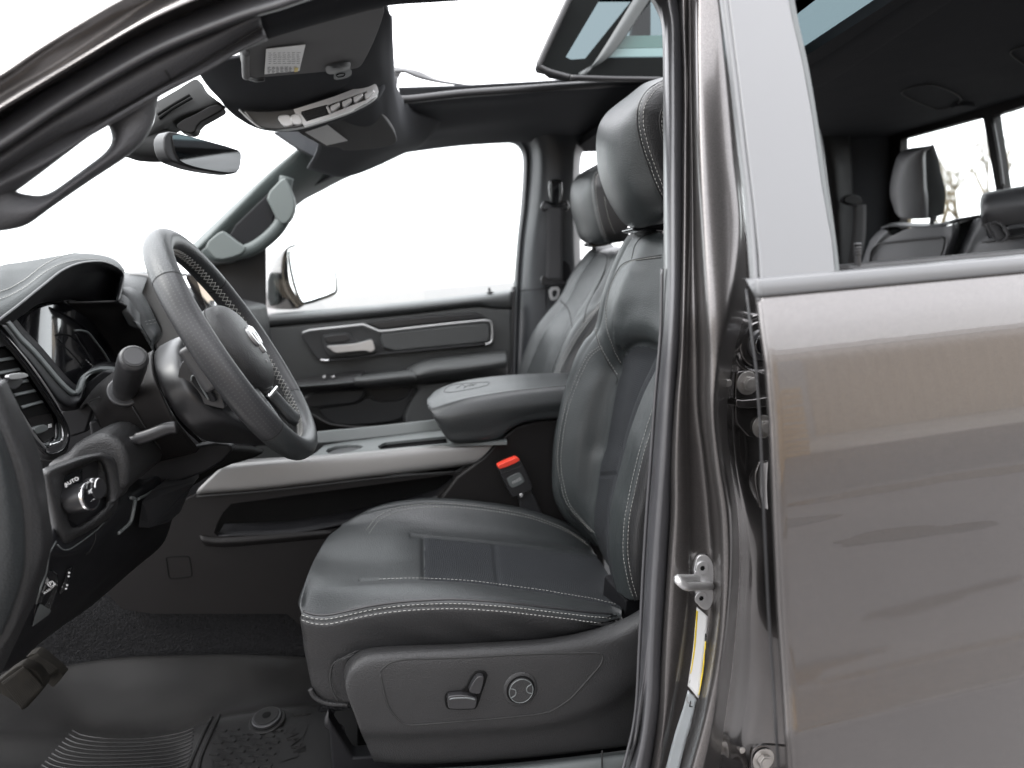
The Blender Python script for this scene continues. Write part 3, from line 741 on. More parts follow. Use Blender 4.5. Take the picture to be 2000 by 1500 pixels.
# front pillar trim, passenger side, with its grab handle
fp, FP = loft('windshield_pillar_trim', [
 c1([(1660,828),(1480,978),(1300,1145),(1095,1342),(1040,1400)], 1.42),
 c1([(1680,835),(1510,985),(1330,1165),(1130,1365),(1060,1430)], 1.38),
 c1([(1900,860),(1640,1060),(1480,1200),(1330,1330),(1190,1420),(1100,1470)], 1.44),
 c1([(2140,900),(1960,970),(1800,1050),(1650,1140),(1480,1330),(1300,1455),(1220,1470),(1150,1500)], 1.54),
 c1([(2140,915),(1965,980),(1805,1060),(1655,1150),(1490,1345),(1310,1470),(1220,1490),(1150,1510)], 1.58)], PGR, T, nv=70)
prism('handle_recess', c1([(1255,1310),(1480,1090),(1560,1020),(1600,1040),(1530,1210),(1520,1270),(1470,1330),(1380,1370),(1330,1360)], 1.375), PLAD, fp, t=.02, bev=.006, ck=1)
gh = tube('passenger_grab_handle', c1([(1150,1385),(1190,1425),(1250,1430),(1320,1415),(1400,1392),(1470,1350),(1540,1285),(1585,1215),(1600,1140),(1590,1060),(1600,990)], 1.36), .016, PGR, fp, r2=.018, n=70, ns=16)
prism('handle_foot', c1([(1135,1368),(1235,1282),(1262,1300),(1330,1352),(1385,1385),(1330,1430),(1215,1455),(1175,1420)], 1.34), PGF, fp, t=.04, bev=.006, ck=1)
prism('handle_foot', c1([(1478,1092),(1580,985),(1600,1000),(1650,1120),(1640,1200),(1590,1260),(1545,1230),(1515,1165)], 1.34), PGF, fp, t=.04, bev=.006, ck=1)
prism('sail_panel', k0([(400,470),(519,452),(519,613),(505,640),(480,640),(430,560)], 1.56), SMB, fs_, t=.02, bev=.004)

# passenger door
PD = empty('passenger_door', T)
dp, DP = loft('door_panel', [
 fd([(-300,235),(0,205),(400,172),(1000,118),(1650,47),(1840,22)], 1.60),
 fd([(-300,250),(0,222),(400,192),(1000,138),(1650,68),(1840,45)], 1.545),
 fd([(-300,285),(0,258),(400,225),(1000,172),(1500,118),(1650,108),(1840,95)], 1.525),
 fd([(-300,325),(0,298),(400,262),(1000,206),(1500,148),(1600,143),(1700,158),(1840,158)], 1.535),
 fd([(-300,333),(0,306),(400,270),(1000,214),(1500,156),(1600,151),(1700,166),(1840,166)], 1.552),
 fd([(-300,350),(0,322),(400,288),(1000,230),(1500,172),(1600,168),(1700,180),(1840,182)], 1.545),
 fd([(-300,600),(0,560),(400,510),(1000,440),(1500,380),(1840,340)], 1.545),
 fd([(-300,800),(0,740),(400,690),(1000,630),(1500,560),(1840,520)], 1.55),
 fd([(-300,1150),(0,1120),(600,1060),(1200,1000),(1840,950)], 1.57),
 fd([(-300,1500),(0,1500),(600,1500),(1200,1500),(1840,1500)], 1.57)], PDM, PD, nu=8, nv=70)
tube('door_rubber', k0([(1003,560),(1001,640),(998,760)], 1.56), .008, RUB, PD, n=20)
prism('bezel', fd([(185,385),(200,350),(240,338),(640,293),(690,290),(800,338),(860,340),(1640,250),(1695,272),(1708,430),(1672,460),(830,530),(345,590),(290,540)], 1.528), PDD, PD, t=.03, bev=.006, ck=1)
prism('trim_strip', fd([(700,282),(1100,235),(1540,202),(1590,212),(1650,248),(1200,290),(830,332),(800,330)], 1.522), SMB, PD, t=.03, bev=.005)
prism('switch_recess', fd([(350,385),(380,370),(540,352),(580,372),(625,430),(770,410),(800,480),(770,530),(430,560),(380,520)], 1.515), PDD, PD, t=.02, bev=.004, ck=1)
prism('recess_floor', fd([(365,398),(395,380),(535,362),(560,375),(590,420),(400,455)], 1.510), SMB, PD, t=.01, bev=.004, ck=1)
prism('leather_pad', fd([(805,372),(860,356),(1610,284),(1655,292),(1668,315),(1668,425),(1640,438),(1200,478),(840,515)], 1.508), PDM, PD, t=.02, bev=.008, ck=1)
tube('chrome_trim', fd([(205,360),(260,340),(430,322),(640,300),(675,295),(735,318),(800,347),(860,345),(1200,305),(1400,284),(1620,262),(1665,266),(1682,290),(1688,360),(1684,420),(1668,440),(1630,450)], 1.505), .0035, SAT, PD, n=140, smooth=False)
tube('chrome_trim', fd([(345,572),(380,576),(412,573)], 1.505), .0035, CHR, PD, n=12)
tube('lower_trim', fd([(412,580),(700,545),(840,524),(1200,488),(1630,447)], 1.507), .0028, SMB, PD, n=40)
hd = prism('door_handle', fd([(388,468),(420,462),(600,450),(690,428),(738,412),(752,425),(766,470),(768,492),(735,512),(700,498),(640,500),(560,508),(470,518),(440,505),(420,486)], 1.478), SAT, PD, t=.022, bev=.006, ck=1)
loft('switch_armrest', [fd([(100,735),(170,722),(400,690),(600,660),(690,655)], 1.54), fd([(100,752),(170,742),(400,720),(600,690),(680,675)], 1.45), fd([(100,785),(170,776),(400,758),(600,742),(640,735)], 1.425), fd([(100,812),(170,806),(400,790),(600,775),(640,770)], 1.43), fd([(100,840),(190,835),(400,818),(600,800),(650,795)], 1.50)], PLA, PD, nv=40)
tube('accent_line', fd([(130,782),(400,762),(598,744)], 1.421), .0016, PLG, PD, n=30)
for x in (360, 430): prism('window_switch', fd([(x,700),(x+25,693),(x+28,712),(x+2,718)], 1.44), SAT, PD, t=.01, bev=.002)
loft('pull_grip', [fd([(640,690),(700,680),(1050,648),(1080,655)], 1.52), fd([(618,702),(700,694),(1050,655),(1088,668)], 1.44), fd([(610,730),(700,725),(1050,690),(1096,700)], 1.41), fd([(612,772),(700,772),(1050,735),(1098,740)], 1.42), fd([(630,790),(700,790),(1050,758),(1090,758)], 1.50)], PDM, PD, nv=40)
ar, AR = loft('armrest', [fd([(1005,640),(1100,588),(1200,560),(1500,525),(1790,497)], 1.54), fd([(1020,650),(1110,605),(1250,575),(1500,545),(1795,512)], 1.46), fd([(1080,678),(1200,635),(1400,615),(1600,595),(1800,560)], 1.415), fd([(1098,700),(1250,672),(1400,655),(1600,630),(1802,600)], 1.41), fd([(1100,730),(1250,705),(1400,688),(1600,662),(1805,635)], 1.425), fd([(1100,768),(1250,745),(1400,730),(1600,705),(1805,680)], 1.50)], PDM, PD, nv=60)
tube('armrest_seam', AR.path(fd([(1100,693),(1200,678),(1400,648),(1600,622),(1790,594)]), -.0003), .0012, STD, ar, raw=True)
prism('map_pocket_mouth', fd([(190,838),(620,800),(700,806),(690,850),(640,905),(560,925),(300,950),(250,945)], 1.51), PDD, PD, t=.03, bev=.01, ck=1)
prism('pocket_recess', fd([(720,815),(800,800),(1040,785),(1050,800),(985,885),(950,895),(800,912),(770,900)], 1.545), SMB, PD, t=.02, bev=.004, ck=1)
prism('door_pocket', fd([(320,965),(350,945),(560,925),(650,905),(720,850),(790,910),(985,890),(1060,790),(1100,780),(1000,1020),(900,1060),(500,1090),(420,1060)], 1.53), PDD, PD, t=.02, bev=.006, ck=1)
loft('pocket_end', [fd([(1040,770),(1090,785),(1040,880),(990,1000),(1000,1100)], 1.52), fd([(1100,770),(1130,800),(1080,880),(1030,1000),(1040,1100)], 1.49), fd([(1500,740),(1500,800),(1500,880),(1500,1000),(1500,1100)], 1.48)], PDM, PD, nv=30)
prism('kick_panel', [(560,840,1.50),(640,850,1.50),(700,840,1.50),(900,810,1.50),(1150,790,1.50),(1150,950,1.50),(560,950,1.5)], PDD, PD, t=.02, bev=.006)
tube('lock_pin', k0([(955,562),(957,572),(958,580)], 1.585), .004, SMB, PD, n=8)
cyl('lock_pin_base', pt(957, 572, 1.57), (0,0,1), .012, .004, SMB, PD)
# door mirror outside
loft('mirror_housing', [c5([(60,430),(50,330),(55,220),(90,150),(150,118)], 1.80), c5([(120,440),(75,330),(80,210),(120,120),(200,88)], 1.74), c5([(225,440),(150,330),(140,200),(160,110),(220,82)], 1.70), c5([(268,420),(195,310),(178,180),(180,105),(215,88)], 1.705)], PNT, PD, nv=40)
GM0 = pt(612, 540, 1.70); PMG = plane(GM0, GM0+Vector((.6,.75,0)), GM0+Vector((-.10,.08,1)))
prism('mirror_rim', [PMG(p[0], p[1], -.004) for p in c5([(183,90),(395,88),(420,110),(448,210),(465,330),(450,362),(275,420),(255,412),(215,330),(182,180)])], DSH, PD, t=.03, bev=.008, ck=1)
prism('mirror_arm', c5([(60,235),(115,225),(125,330),(120,420),(60,425)], 1.66), PLG, PD, t=.08, bev=.01, ck=1)
prism('mirror_glass', [PMG(p[0], p[1]) for p in c5([(190,97),(390,95),(410,115),(435,210),(446,325),(435,345),(272,402),(255,392),(225,325),(192,180)])], MIR, PD, t=.003, bev=0, ck=1)
prism('door_glass', k0([(530,470),(560,400),(700,300),(900,262),(1020,262),(1015,420),(1010,600),(540,640)], 1.585), GLS, PD, t=.004, bev=0)

# windshield, header sensors, inside mirror
loft('windshield', [[pt(-160,430,.26), pt(150,230,.26), pt(330,120,.26), pt(505,35,.26)], [pt(60,540,.60)+Vector((-.25,0,-.05)), pt(200,440,.65)+Vector((-.12,0,0)), pt(330,300,.68)+Vector((-.05,0,0)), pt(420,140,.60)], [pt(330,560,1.40), pt(400,500,1.45), pt(500,400,1.43), pt(620,290,1.36)]], GLS, T, nu=12, nv=20, thick=0)
hb = empty('rear_view_mirror', T)
loft('sensor_cover', [c1([(868,570),(990,500),(1088,442),(1130,470)], .72), c1([(868,620),(990,560),(1110,500),(1160,520)], .70), c1([(850,700),(960,640),(1100,600),(1210,560)], .69), c1([(760,830),(900,740),(1020,660),(1240,590)], .70), c1([(700,880),(860,880),(960,760),(1080,700),(1262,604)], .74)], DSH, hb, nv=40)
prism('sensor_trim', c1([(975,700),(1020,665),(1080,640),(1200,572),(1262,602),(1180,650),(1105,690),(1085,750),(1010,735)], .69), PLB, hb, t=.03, bev=.004, ck=1)
for s_ in (0, 1): tube('cover_slot', c1([(880+s_*8,640-s_*0+s_*22),(960,588+s_*22),(1060+s_*12,530+s_*16)], .688), .0022, INK, hb, n=20)
loft('mount', [c1([(700,875),(780,900),(900,905),(960,890)], .74), c1([(720,850),(800,865),(900,870),(960,860)], .70), c1([(780,790),(850,800),(930,800),(960,790)], .69), c1([(850,720),(900,730),(940,730),(970,740)], .70)], DSH, hb, nv=24)
mp = [(918,775),(940,738),(960,730),(1100,765),(1330,828),(1355,850),(1358,870),(1345,945),(1325,968),(1270,970),(1100,945),(1000,912),(960,895),(930,850)]
MQ = pt(400, 300, .655); PMI = plane(MQ, MQ+Vector((.62,.78,0)), MQ+Vector((.04,0,1)))
DMI = PMI.n if PMI.n.dot(MQ-CAM) > 0 else -PMI.n
prism('mirror_shell', [PMI(p[0], p[1], -.003) for p in c1(mp)], SMB, hb, t=.025, bev=.006, ck=1, d=DMI)
prism('mirror_glass', [PMI(p[0], p[1]) for p in c1([(965,790),(962,745),(1100,772),(1325,838),(1348,862),(1338,940),(1320,960),(1260,962),(1100,935),(1015,905),(985,870)])], mat('dark_mirror_glass', (.55,.56,.56), .03, metal=1), hb, d=DMI, t=.002, bev=0, ck=1)

# overhead console
oc = empty('overhead_console', T)
ob_, OS = loft('console_body', [
 oh([(10,600),(300,560),(700,480),(1200,430),(1600,330),(1800,60)], .52),
 oh([(30,660),(300,690),(700,690),(1200,660),(1600,560),(1835,300)], .58),
 oh([(120,800),(400,860),(800,880),(1200,830),(1600,700),(1840,520)], .66),
 oh([(240,930),(420,985),(700,1010),(950,985),(1300,870),(1660,735),(1820,600)], .72),
 oh([(300,1010),(430,1060),(700,1100),(950,1090),(1300,990),(1700,830),(1800,680)], .735),
 oh([(390,1090),(500,1150),(640,1195),(900,1210),(1100,1180),(1400,1080),(1650,950),(1745,850),(1790,730)], .75),
 oh([(390,1080),(510,1160),(650,1208),(900,1222),(1110,1192),(1410,1092),(1660,965),(1760,850),(1800,730)], .78),
 oh([(380,1040),(520,1110),(700,1150),(900,1150),(1200,1080),(1600,880),(1850,700)], .88)], HLF, oc, nv=80, nu=8)
prism('console_bezel', oh([(398,1015),(560,1032),(740,1030),(950,1008),(1120,955),(1300,895),(1480,825),(1620,765),(1665,765),(1695,785),(1716,850),(1700,890),(1620,950),(1450,1035),(1250,1105),(1000,1180),(800,1205),(630,1192),(520,1125)], .705), mat('console_bezel_metallic', (.10,.10,.10), .35, metal=.6), oc, t=.02, bev=.004, ck=1)
plate('silver_ring', oh([(920,1018),(1120,955),(1300,897),(1480,827),(1620,770),(1665,770),(1692,790),(1710,850),(1695,885),(1610,945),(1450,1028),(1250,1098),(1020,1170),(960,1100)], .700),
      [oh([(985,1050),(1250,975),(1480,890),(1600,850),(1640,880),(1620,920),(1450,985),(1250,1065),(1040,1130)], .700)], SAC, oc, t=.012, ck=0)
prism('louvre_cavity', oh([(980,1045),(1250,970),(1480,885),(1610,845),(1645,880),(1620,925),(1450,990),(1250,1070),(1035,1135)], .709), INK, oc, t=.01, bev=0)
for k in range(5): tube('louvre', oh([(995+k*12,1050+k*17),(1120,1015+k*17),(1235,985+k*17)], .701), .0022, SMB, oc, n=10)
prism('divider', oh([(1215,990),(1240,980),(1275,1040),(1255,1062)], .698), SAC, oc, t=.012, bev=.002)
for k, (x, y) in enumerate(((1260,985), (1370,945), (1475,900), (1580,868))):
    prism('toggle_switch', oh([(x,y),(x+85,y-38),(x+95,y-10),(x+25,y+48),(x+5,y+40)], .692), SAC, oc, t=.014, bev=.003)
prism('lamp_button', oh([(755,1075),(870,1060),(895,1085),(930,1160),(850,1180),(815,1170)], .700), SAC, oc, t=.01, bev=.003, ck=1)
prism('lamp_button', oh([(880,1070),(960,1050),(985,1070),(1010,1150),(940,1165),(905,1140)], .697), SAC, oc, t=.01, bev=.003, ck=1)
tube('bezel_highlight', oh([(415,1020),(470,1070),(560,1150),(610,1188)], .70), .002, SAT, oc, n=20)
tube('bezel_highlight', oh([(470,1040),(520,1100),(580,1165)], .70), .0013, SAT, oc, n=20)
# sun visors
v1 = empty('driver_sun_visor', T); tag(v1, 'near sun visor of dark cloth with a white label and a clip')
PV1 = plane(pt(520, 100, .33), pt(740, 20, .31), pt(600, 150, .50))
def vv(Q, dy=0): return [PV1(p[0], p[1], -dy) for p in oh(Q)]
DV1 = PV1.n if PV1.n.dot(PV1(600,100)-CAM) > 0 else -PV1.n
prism('visor_board', vv([(462,470),(480,450),(690,355),(1200,205),(1760,58),(1772,90),(1765,130),(1735,230),(1650,440),(1570,590),(1540,625),(1490,645),(1200,672),(640,722),(520,738),(480,715)]), VIS, v1, t=.018, bev=.004, d=DV1, ck=1)
tube('visor_hinge_edge', vv([(472,470),(470,600),(474,705)], -.001), .0045, VIS, v1, n=20)
tube('visor_rod', vv([(470,705),(560,738),(640,730)], .0), .0035, SMB, v1, n=20)
vl = prism('visor_label', vv([(655,430),(1020,390),(965,635),(640,665)], -.0035), WHI, v1, t=.0006, bev=0, d=DV1)
q_ = []
rnd = random.Random(4)
def vrow(x, y, w, h): q_.append([p for p in vv([(x,y),(x+w,y-w*.09),(x+w,y-w*.09+h),(x,y+h)], -.0045)])
for r_ in range(6):
    for c_ in range(7): vrow(672+c_*44, 455+r_*20, rnd.uniform(20,38), 4)
for r_ in range(5):
    for c_ in range(6): vrow(665+c_*40, 590+r_*13, rnd.uniform(18,36), 5)
bars('label_print', q_, LNK, v1)
prism('label_mark', vv([(915,600),(950,595),(945,630),(912,634)], -.005), YEL, v1, t=.0004, bev=0)
prism('visor_clip_recess', vv([(1205,600),(1230,580),(1420,542),(1442,560),(1436,610),(1390,635),(1260,652),(1215,640)], -.004), SMB, v1, t=.008, bev=.002, ck=1)
prism('visor_clip', vv([(1262,600),(1420,560),(1432,580),(1428,600),(1370,635),(1262,648)], -.012), PLG, v1, t=.010, bev=.003, ck=1)
tube('clip_button', [p for p in vv([(1290,610),(1330,598),(1365,600),(1350,625),(1300,632)], -.0128)], .0007, INK, v1, n=30, closed=True)
v2 = empty('passenger_sun_visor', T); tag(v2, 'far sun visor of dark cloth below the overhead console, with a blank white label')
PV2 = plane(pt(600, 240, .86), pt(740, 205, .86), pt(720, 295, 1.05))
def vw(Q, dy=0): return [PV2(p[0], p[1], -dy) for p in oh(Q)]
DV2 = PV2.n if PV2.n.dot(PV2(700,250)-CAM) > 0 else -PV2.n
prism('visor_board', vw([(900,1190),(1150,1120),(1500,1010),(1650,960),(1700,1000),(1830,1170),(1885,1270),(1885,1330),(1800,1372),(1400,1415),(1335,1372),(1200,1372),(1000,1262)]), VIS, v2, t=.018, bev=.004, d=DV2, ck=1)
prism('visor_label', vw([(1020,1212),(1230,1143),(1422,1292),(1222,1336)], -.004), WHI, v2, t=.0006, bev=0)

# ---- rear of the cabin, seen through the rear door window
XB = pt(1757, 350, 1.5).x
ZC = 1.845
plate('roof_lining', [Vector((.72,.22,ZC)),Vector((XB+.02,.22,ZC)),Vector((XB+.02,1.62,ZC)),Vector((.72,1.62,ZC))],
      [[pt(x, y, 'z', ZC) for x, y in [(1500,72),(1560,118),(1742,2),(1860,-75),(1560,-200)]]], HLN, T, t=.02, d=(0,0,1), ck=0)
prism('rear_roof_glass', [Vector((.75,.2,ZC+.045)),Vector((1.5,.2,ZC+.045)),Vector((1.5,1.5,ZC+.045)),Vector((.75,1.5,ZC+.045))], GLT, sg, t=.004, bev=0, d=(0,0,1))
hole = [(1500,72),(1560,118),(1742,2),(1860,-75)]
loft('roof_opening_frame', [[pt(x, y, 'z', ZC+.03) for x, y in hole[:3]+hole[3:]], [pt(x+4, y+10, 'z', ZC+.005) for x, y in hole], [pt(x+14, y+24, 'z', ZC-.004) for x, y in hole], [pt(x+28, y+50, 'z', ZC-.003) for x, y in hole], [pt(x+32, y+58, 'z', ZC+.002) for x, y in hole]], HLN, fs_, nv=50)
tube('lamp_outline', [pt(*p, 'z', ZC-.004) for p in q2([(1130,660),(1200,620),(1330,600),(1460,640),(1550,700),(1500,750),(1380,775),(1290,745),(1190,700)])], .002, STD, fs_, closed=True, n=80)
tube('lamp_outline', [pt(*p, 'z', ZC-.004) for p in q2([(1905,370),(1980,330),(2100,300),(2200,420),(2050,470),(1950,420)])], .002, STD, fs_, closed=True, n=80)
prism('coat_hook', [pt(*p, 'z', ZC-.012) for p in q2([(1480,770),(1530,750),(1640,750),(1655,768),(1580,795),(1500,800)])], HLN, fs_, t=.012, bev=.003, d=(0,0,1), ck=1)
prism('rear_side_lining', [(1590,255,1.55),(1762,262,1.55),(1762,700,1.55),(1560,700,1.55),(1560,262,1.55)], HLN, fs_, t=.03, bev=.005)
loft('rear_pillar_lining', [k0([(1585,255),(1600,350),(1612,520),(1612,640)], 1.54), k0([(1612,250),(1632,350),(1640,520),(1640,640)], 1.50), k0([(1660,250),(1665,350),(1668,520),(1668,640)], 1.53)], PLAD, fs_, nv=30)
zt_ = pt(1757, 268, 'x', XB); 
plate('rear_wall', [Vector((XB,.1,ZC)),Vector((XB,1.7,ZC)),Vector((XB,1.7,.8)),Vector((XB,.1,.8))],
      [[pt(x, y, 'x', XB) for x, y in [(1759,272),(1905,232),(1920,232),(1946,378),(1946,500),(1759,500)]], [pt(x, y, 'x', XB) for x, y in [(1939,226),(2080,180),(2080,480),(1962,480),(1960,372)]]], PLB, T, t=.03, d=(1,0,0))
prism('rear_window', [Vector((XB+.015,.1,1.9)),Vector((XB+.015,1.6,1.9)),Vector((XB+.015,1.6,1.3)),Vector((XB+.015,.1,1.3))], GLS, T, t=.004, bev=0, d=(1,0,0))
tube('window_latch_strip', [pt(x, y, 'x', XB-.004) for x, y in q2([(1780,870),(1820,1090),(1852,1320)])], .004, RUB, T, n=30)
# rear seat
RS = empty('rear_bench', T); tag(RS, 'rear bench in black leather lightened as if lit, seen through the rear door window')
def ub(Q, dx=.20): return [pt(x, y, 'x', XB-dx) for x, y in Q]
loft('backrest', [ub(q3([(820,720),(835,640),(860,560),(905,440),(940,395),(985,355)]), .30), ub(q3([(880,720),(890,640),(905,560),(950,460),(990,410),(1030,365)]), .33), ub(q3([(900,720),(915,620),(930,540),(960,475),(1000,440),(1060,400)]), .325), ub(q3([(1180,720),(1180,620),(1180,540),(1190,470),(1195,420),(1200,345)]), .33), ub(q3([(1380,720),(1385,620),(1420,520),(1435,450),(1440,410),(1430,335)]), .325), ub(q3([(1400,720),(1420,600),(1455,500),(1480,440),(1500,380),(1500,320)]), .33), ub(q3([(1440,720),(1470,600),(1500,500),(1520,440),(1540,380),(1545,300)]), .27)], LRR, RS, nv=40)
loft('backrest', [ub(q3([(1440,720),(1500,590),(1540,500),(1570,430),(1610,350),(1640,290)]), .27), ub(q3([(1540,720),(1560,600),(1590,500),(1620,430),(1660,350),(1700,285)]), .32), ub(q3([(1600,720),(1620,590),(1650,510),(1680,460),(1720,440),(1760,420)]), .32), ub(q3([(1900,720),(1900,590),(1900,500),(1900,450),(1900,430),(1900,330)]), .34), ub(q3([(2200,720),(2200,590),(2200,500),(2200,450),(2200,430),(2200,300)]), .33)], LRR, RS, nv=40)
tube('seam', ub(q3([(895,700),(915,520),(960,465),(1030,450),(1400,412),(1435,425),(1425,500),(1380,620)]), .335), .003, SIDE, RS, n=80)
loft('bench_top', [ub(q3([(985,355),(1060,338),(1250,345),(1430,335),(1500,300)]), .30), ub(q3([(1000,345),(1080,318),(1250,322),(1430,318),(1520,290),(1690,262)]), .22), ub(q3([(1100,330),(1250,332),(1430,325),(1690,300)]), .12)], LRR, RS, nv=40)
loft('headrest', [ub(q2([(1075,1480),(1050,1400),(1048,1320),(1065,1220),(1100,1110),(1160,1060),(1280,1040),(1345,1030)])+q3([]), .27), ub(q2([(1085,1510),(1060,1400),(1065,1320),(1085,1220),(1120,1120),(1180,1070),(1290,1045),(1352,1032)]), .31), ub(q2([(1130,1550),(1120,1400),(1130,1320),(1150,1220),(1180,1130),(1230,1080),(1300,1050),(1355,1034)]), .33), ub(q2([(1240,1555),(1260,1400),(1265,1320),(1270,1220),(1275,1130),(1290,1080),(1320,1055),(1358,1034)]), .32), ub(q2([(1320,1550),(1320,1400),(1310,1320),(1305,1220),(1302,1130),(1305,1080),(1330,1055),(1360,1034)]), .29), ub(q2([(1380,1540),(1400,1400),(1390,1320),(1375,1220),(1365,1130),(1360,1080),(1360,1055),(1362,1035)]), .22), ub(q2([(1430,1520),(1442,1400),(1435,1320),(1410,1220),(1392,1130),(1378,1080),(1370,1055),(1364,1036)]), .17)], [LRR, SDK], RS, nv=50, matfn=lambda u, v, x, y: 1 if u > 4 else 0)
tube('headrest_post', ub(q3([(1350,270),(1345,300),(1350,340)]), .25), .006, SMB, RS, n=10)
tube('headrest_post', ub(q3([(1375,270),(1355,300),(1335,340)]), .25), .004, SMB, RS, n=10)
loft('headrest', [ub(q3([(1690,270),(1686,170),(1700,110),(1730,92),(1900,62),(2200,10)]), .25), ub(q3([(1700,285),(1698,170),(1712,125),(1740,105),(1900,75),(2200,25)]), .30), ub(q3([(1708,310),(1705,200),(1720,170),(1760,160),(1900,140),(2200,90)]), .33), ub(q3([(1712,330),(1710,270),(1725,250),(1760,240),(1900,225),(2200,190)]), .33), ub(q3([(1720,340),(1725,325),(1740,328),(1790,338),(1900,325),(2200,290)]), .27)], LRR, RS, nv=40)
tube('pull_strap', ub(q3([(1750,310),(1775,370),(1820,425),(1860,432),(1885,400),(1860,340),(1820,312),(1790,325),(1850,425)]), .36), .003, BELT, RS, r2=.010, n=70)
loft('centre_armrest_top', [ub(q3([(1880,360),(2200,310)]), .34), ub(q3([(1880,415),(2200,380)]), .36), ub(q3([(1700,455),(1900,425),(2200,400)]), .33)], SIDE, RS, nv=20)
prism('bench_gap_filler', ub([(1660,640),(1700,480),(1740,448),(1860,440),(1920,422),(2150,400),(2150,640)], .17), SDK, RS, t=.03, bev=.004, d=(1,0,0))  # dark filler added to hide the bright window between the backrests
rb = empty('rear_seat_belt', T)
loft('webbing', [q3([(795,180),(780,400),(755,560),(745,660)], 1.46), q3([(880,180),(875,400),(850,560),(840,660)], 1.455)], BELT, rb, nu=3, nv=20, thick=.002)
prism('belt_guide', q3([(710,140),(760,105),(830,110),(870,170),(800,190),(730,170)], 1.46), PLAD, rb, t=.02, bev=.005, ck=1)
# ================================================================ front seats
def gauss(x, m, s): return math.exp(-((x-m)/s)**2)
DS = empty('driver_seat', T); tag(DS, 'nearest front seat, black leather with double pale stitching and a knit centre')
# ---- cushion
cush = [
 [(628,1300,.42),(640,1330,.42),(680,1350,.42),(760,1330,.42),(850,1310,.42),(1000,1300,.42),(1120,1285,.42),(1210,1240,.42)],
 [(612,1345,.365),(622,1366,.365),(650,1374,.36),(700,1370,.355),(800,1310,.35),(950,1270,.35),(1100,1250,.35),(1205,1218,.35)],
 [(598,1285,.348),(610,1300,.345),(650,1305,.34),(720,1285,.335),(850,1260,.335),(1000,1252,.335),(1120,1238,.335),(1205,1212,.345)],
 [(590,1240,.338),(603,1255,.333),(648,1256,.328),(720,1240,.325),(850,1228,.325),(1000,1228,.325),(1120,1225,.325),(1208,1208,.34)],
 [(585,1200,.335),(592,1209,.328),(640,1215,.322),(720,1198,.32),(800,1187,.318),(900,1185,.318),(1000,1192,.318),(1100,1204,.322),(1180,1213,.33),(1214,1203,.345)],
 [(588,1170,.35),(600,1183,.345),(640,1187,.34),(720,1170,.335),(800,1162,.335),(900,1162,.335),(1000,1170,.335),(1100,1184,.34),(1180,1198,.345),(1214,1198,.36)],
 [(597,1135,.40),(618,1150,.385),(670,1150,.375),(740,1143,.375),(830,1139,.38),(920,1144,.38),(1000,1154,.385),(1100,1170,.39),(1180,1187,.395),(1214,1192,.40)],
 [(604,1115,.45),(640,1128,.435),(700,1134,.425),(750,1133,.42),(830,1132,.425),(920,1137,.425),(1000,1147,.43),(1100,1162,.43),(1180,1178,.43),(1215,1187,.43)],
 [(618,1085,.58),(650,1092,.575),(720,1096,.57),(770,1094,.57),(835,1098,.57),(920,1106,.57),(1000,1114,.57),(1090,1128,.57),(1170,1146,.57),(1210,1162,.57)],
 [(640,1049,.70),(670,1045,.70),(725,1043,.70),(780,1043,.70),(828,1048,.70),(920,1056,.70),(990,1063,.70),(1070,1073,.70),(1130,1081,.70),(1168,1088,.70)],
 [(662,1031,.745),(690,1026,.745),(735,1021,.745),(785,1018,.745),(835,1021,.745),(920,1030,.745),(990,1040,.745),(1065,1055,.745),(1120,1068,.745),(1160,1080,.745)],
 [(672,1022,.775),(700,1006,.78),(745,992,.785),(800,983,.785),(860,981,.785),(940,988,.785),(1010,998,.785),(1065,1014,.785),(1112,1033,.785),(1150,1056,.785)],
 [(690,1028,.81),(720,1003,.82),(755,988,.82),(800,980,.82),(862,977,.82),(945,984,.82),(1020,996,.82),(1075,1012,.82),(1120,1030,.82),(1152,1052,.82)],
 [(690,1090,.83),(720,1060,.84),(755,1040,.84),(800,1030,.84),(862,1028,.84),(945,1035,.84),(1020,1045,.84),(1075,1060,.84),(1120,1080,.84),(1152,1090,.84)]]
def cdisp(u, v, x, y):
    d = 0
    d -= .0035*gauss(u, 4.0, .10)+.0015*gauss(u, 4.22, .10)             # piping seam
    d -= .0025*gauss(u, 11.0, .09) if x > 715 else 0
    if x > 700: d -= .0030*gauss(u, 7.0, .07)
    if 7 < u < 9 and x > 600: d -= .004*gauss(x, 829+ (u-7)*-.5, 5)      # leather / knit joint
    if 7 < u < 9: d -= .003*gauss(x, 975-(u-7)*5, 5)
    d -= .003*gauss(u, 9.0, .08) if x > 800 else 0
    # soft creases towards the back of the bolster
    d += .0009*math.sin(x*.045+u*3)*gauss(u, 2.6, .9)
    return d
def cmat(u, v, x, y):
    if 7.0 < u < 9.0 and x > 829: return 1
    return 2 if u < 4 else 0
cu_, CS = loft('seat_cushion', cush, [LEA, FAB, SIDE], DS, nu=10, nv=220, disp=cdisp, matfn=cmat, thick=.006)
st = []
def poly(pts, dy): return [(x, y+dy) for x, y in pts]
seamL = [(590,1206),(612,1213),(640,1214),(680,1206),(720,1197),(760,1191),(800,1187),(860,1184),(900,1184),(950,1187),(1000,1191),(1050,1197),(1100,1203),(1150,1209),(1195,1213)]
st += [CS.path(poly(seamL, -5), .0008), CS.path(poly(seamL, 5), .0008)]
st += [CS.path([(740,1132),(790,1130),(830,1130),(920,1135),(1000,1145),(1060,1153),(1100,1160),(1160,1170),(1205,1181)], .0007)]
far = [(716,1036),(735,1012),(762,997),(800,988),(860,984),(920,988),(980,996),(1030,1006),(1075,1021),(1110,1037),(1145,1060)]
st += [CS.path(far, .0008), CS.path([(x+5, y+6) for x, y in far], .0008)]
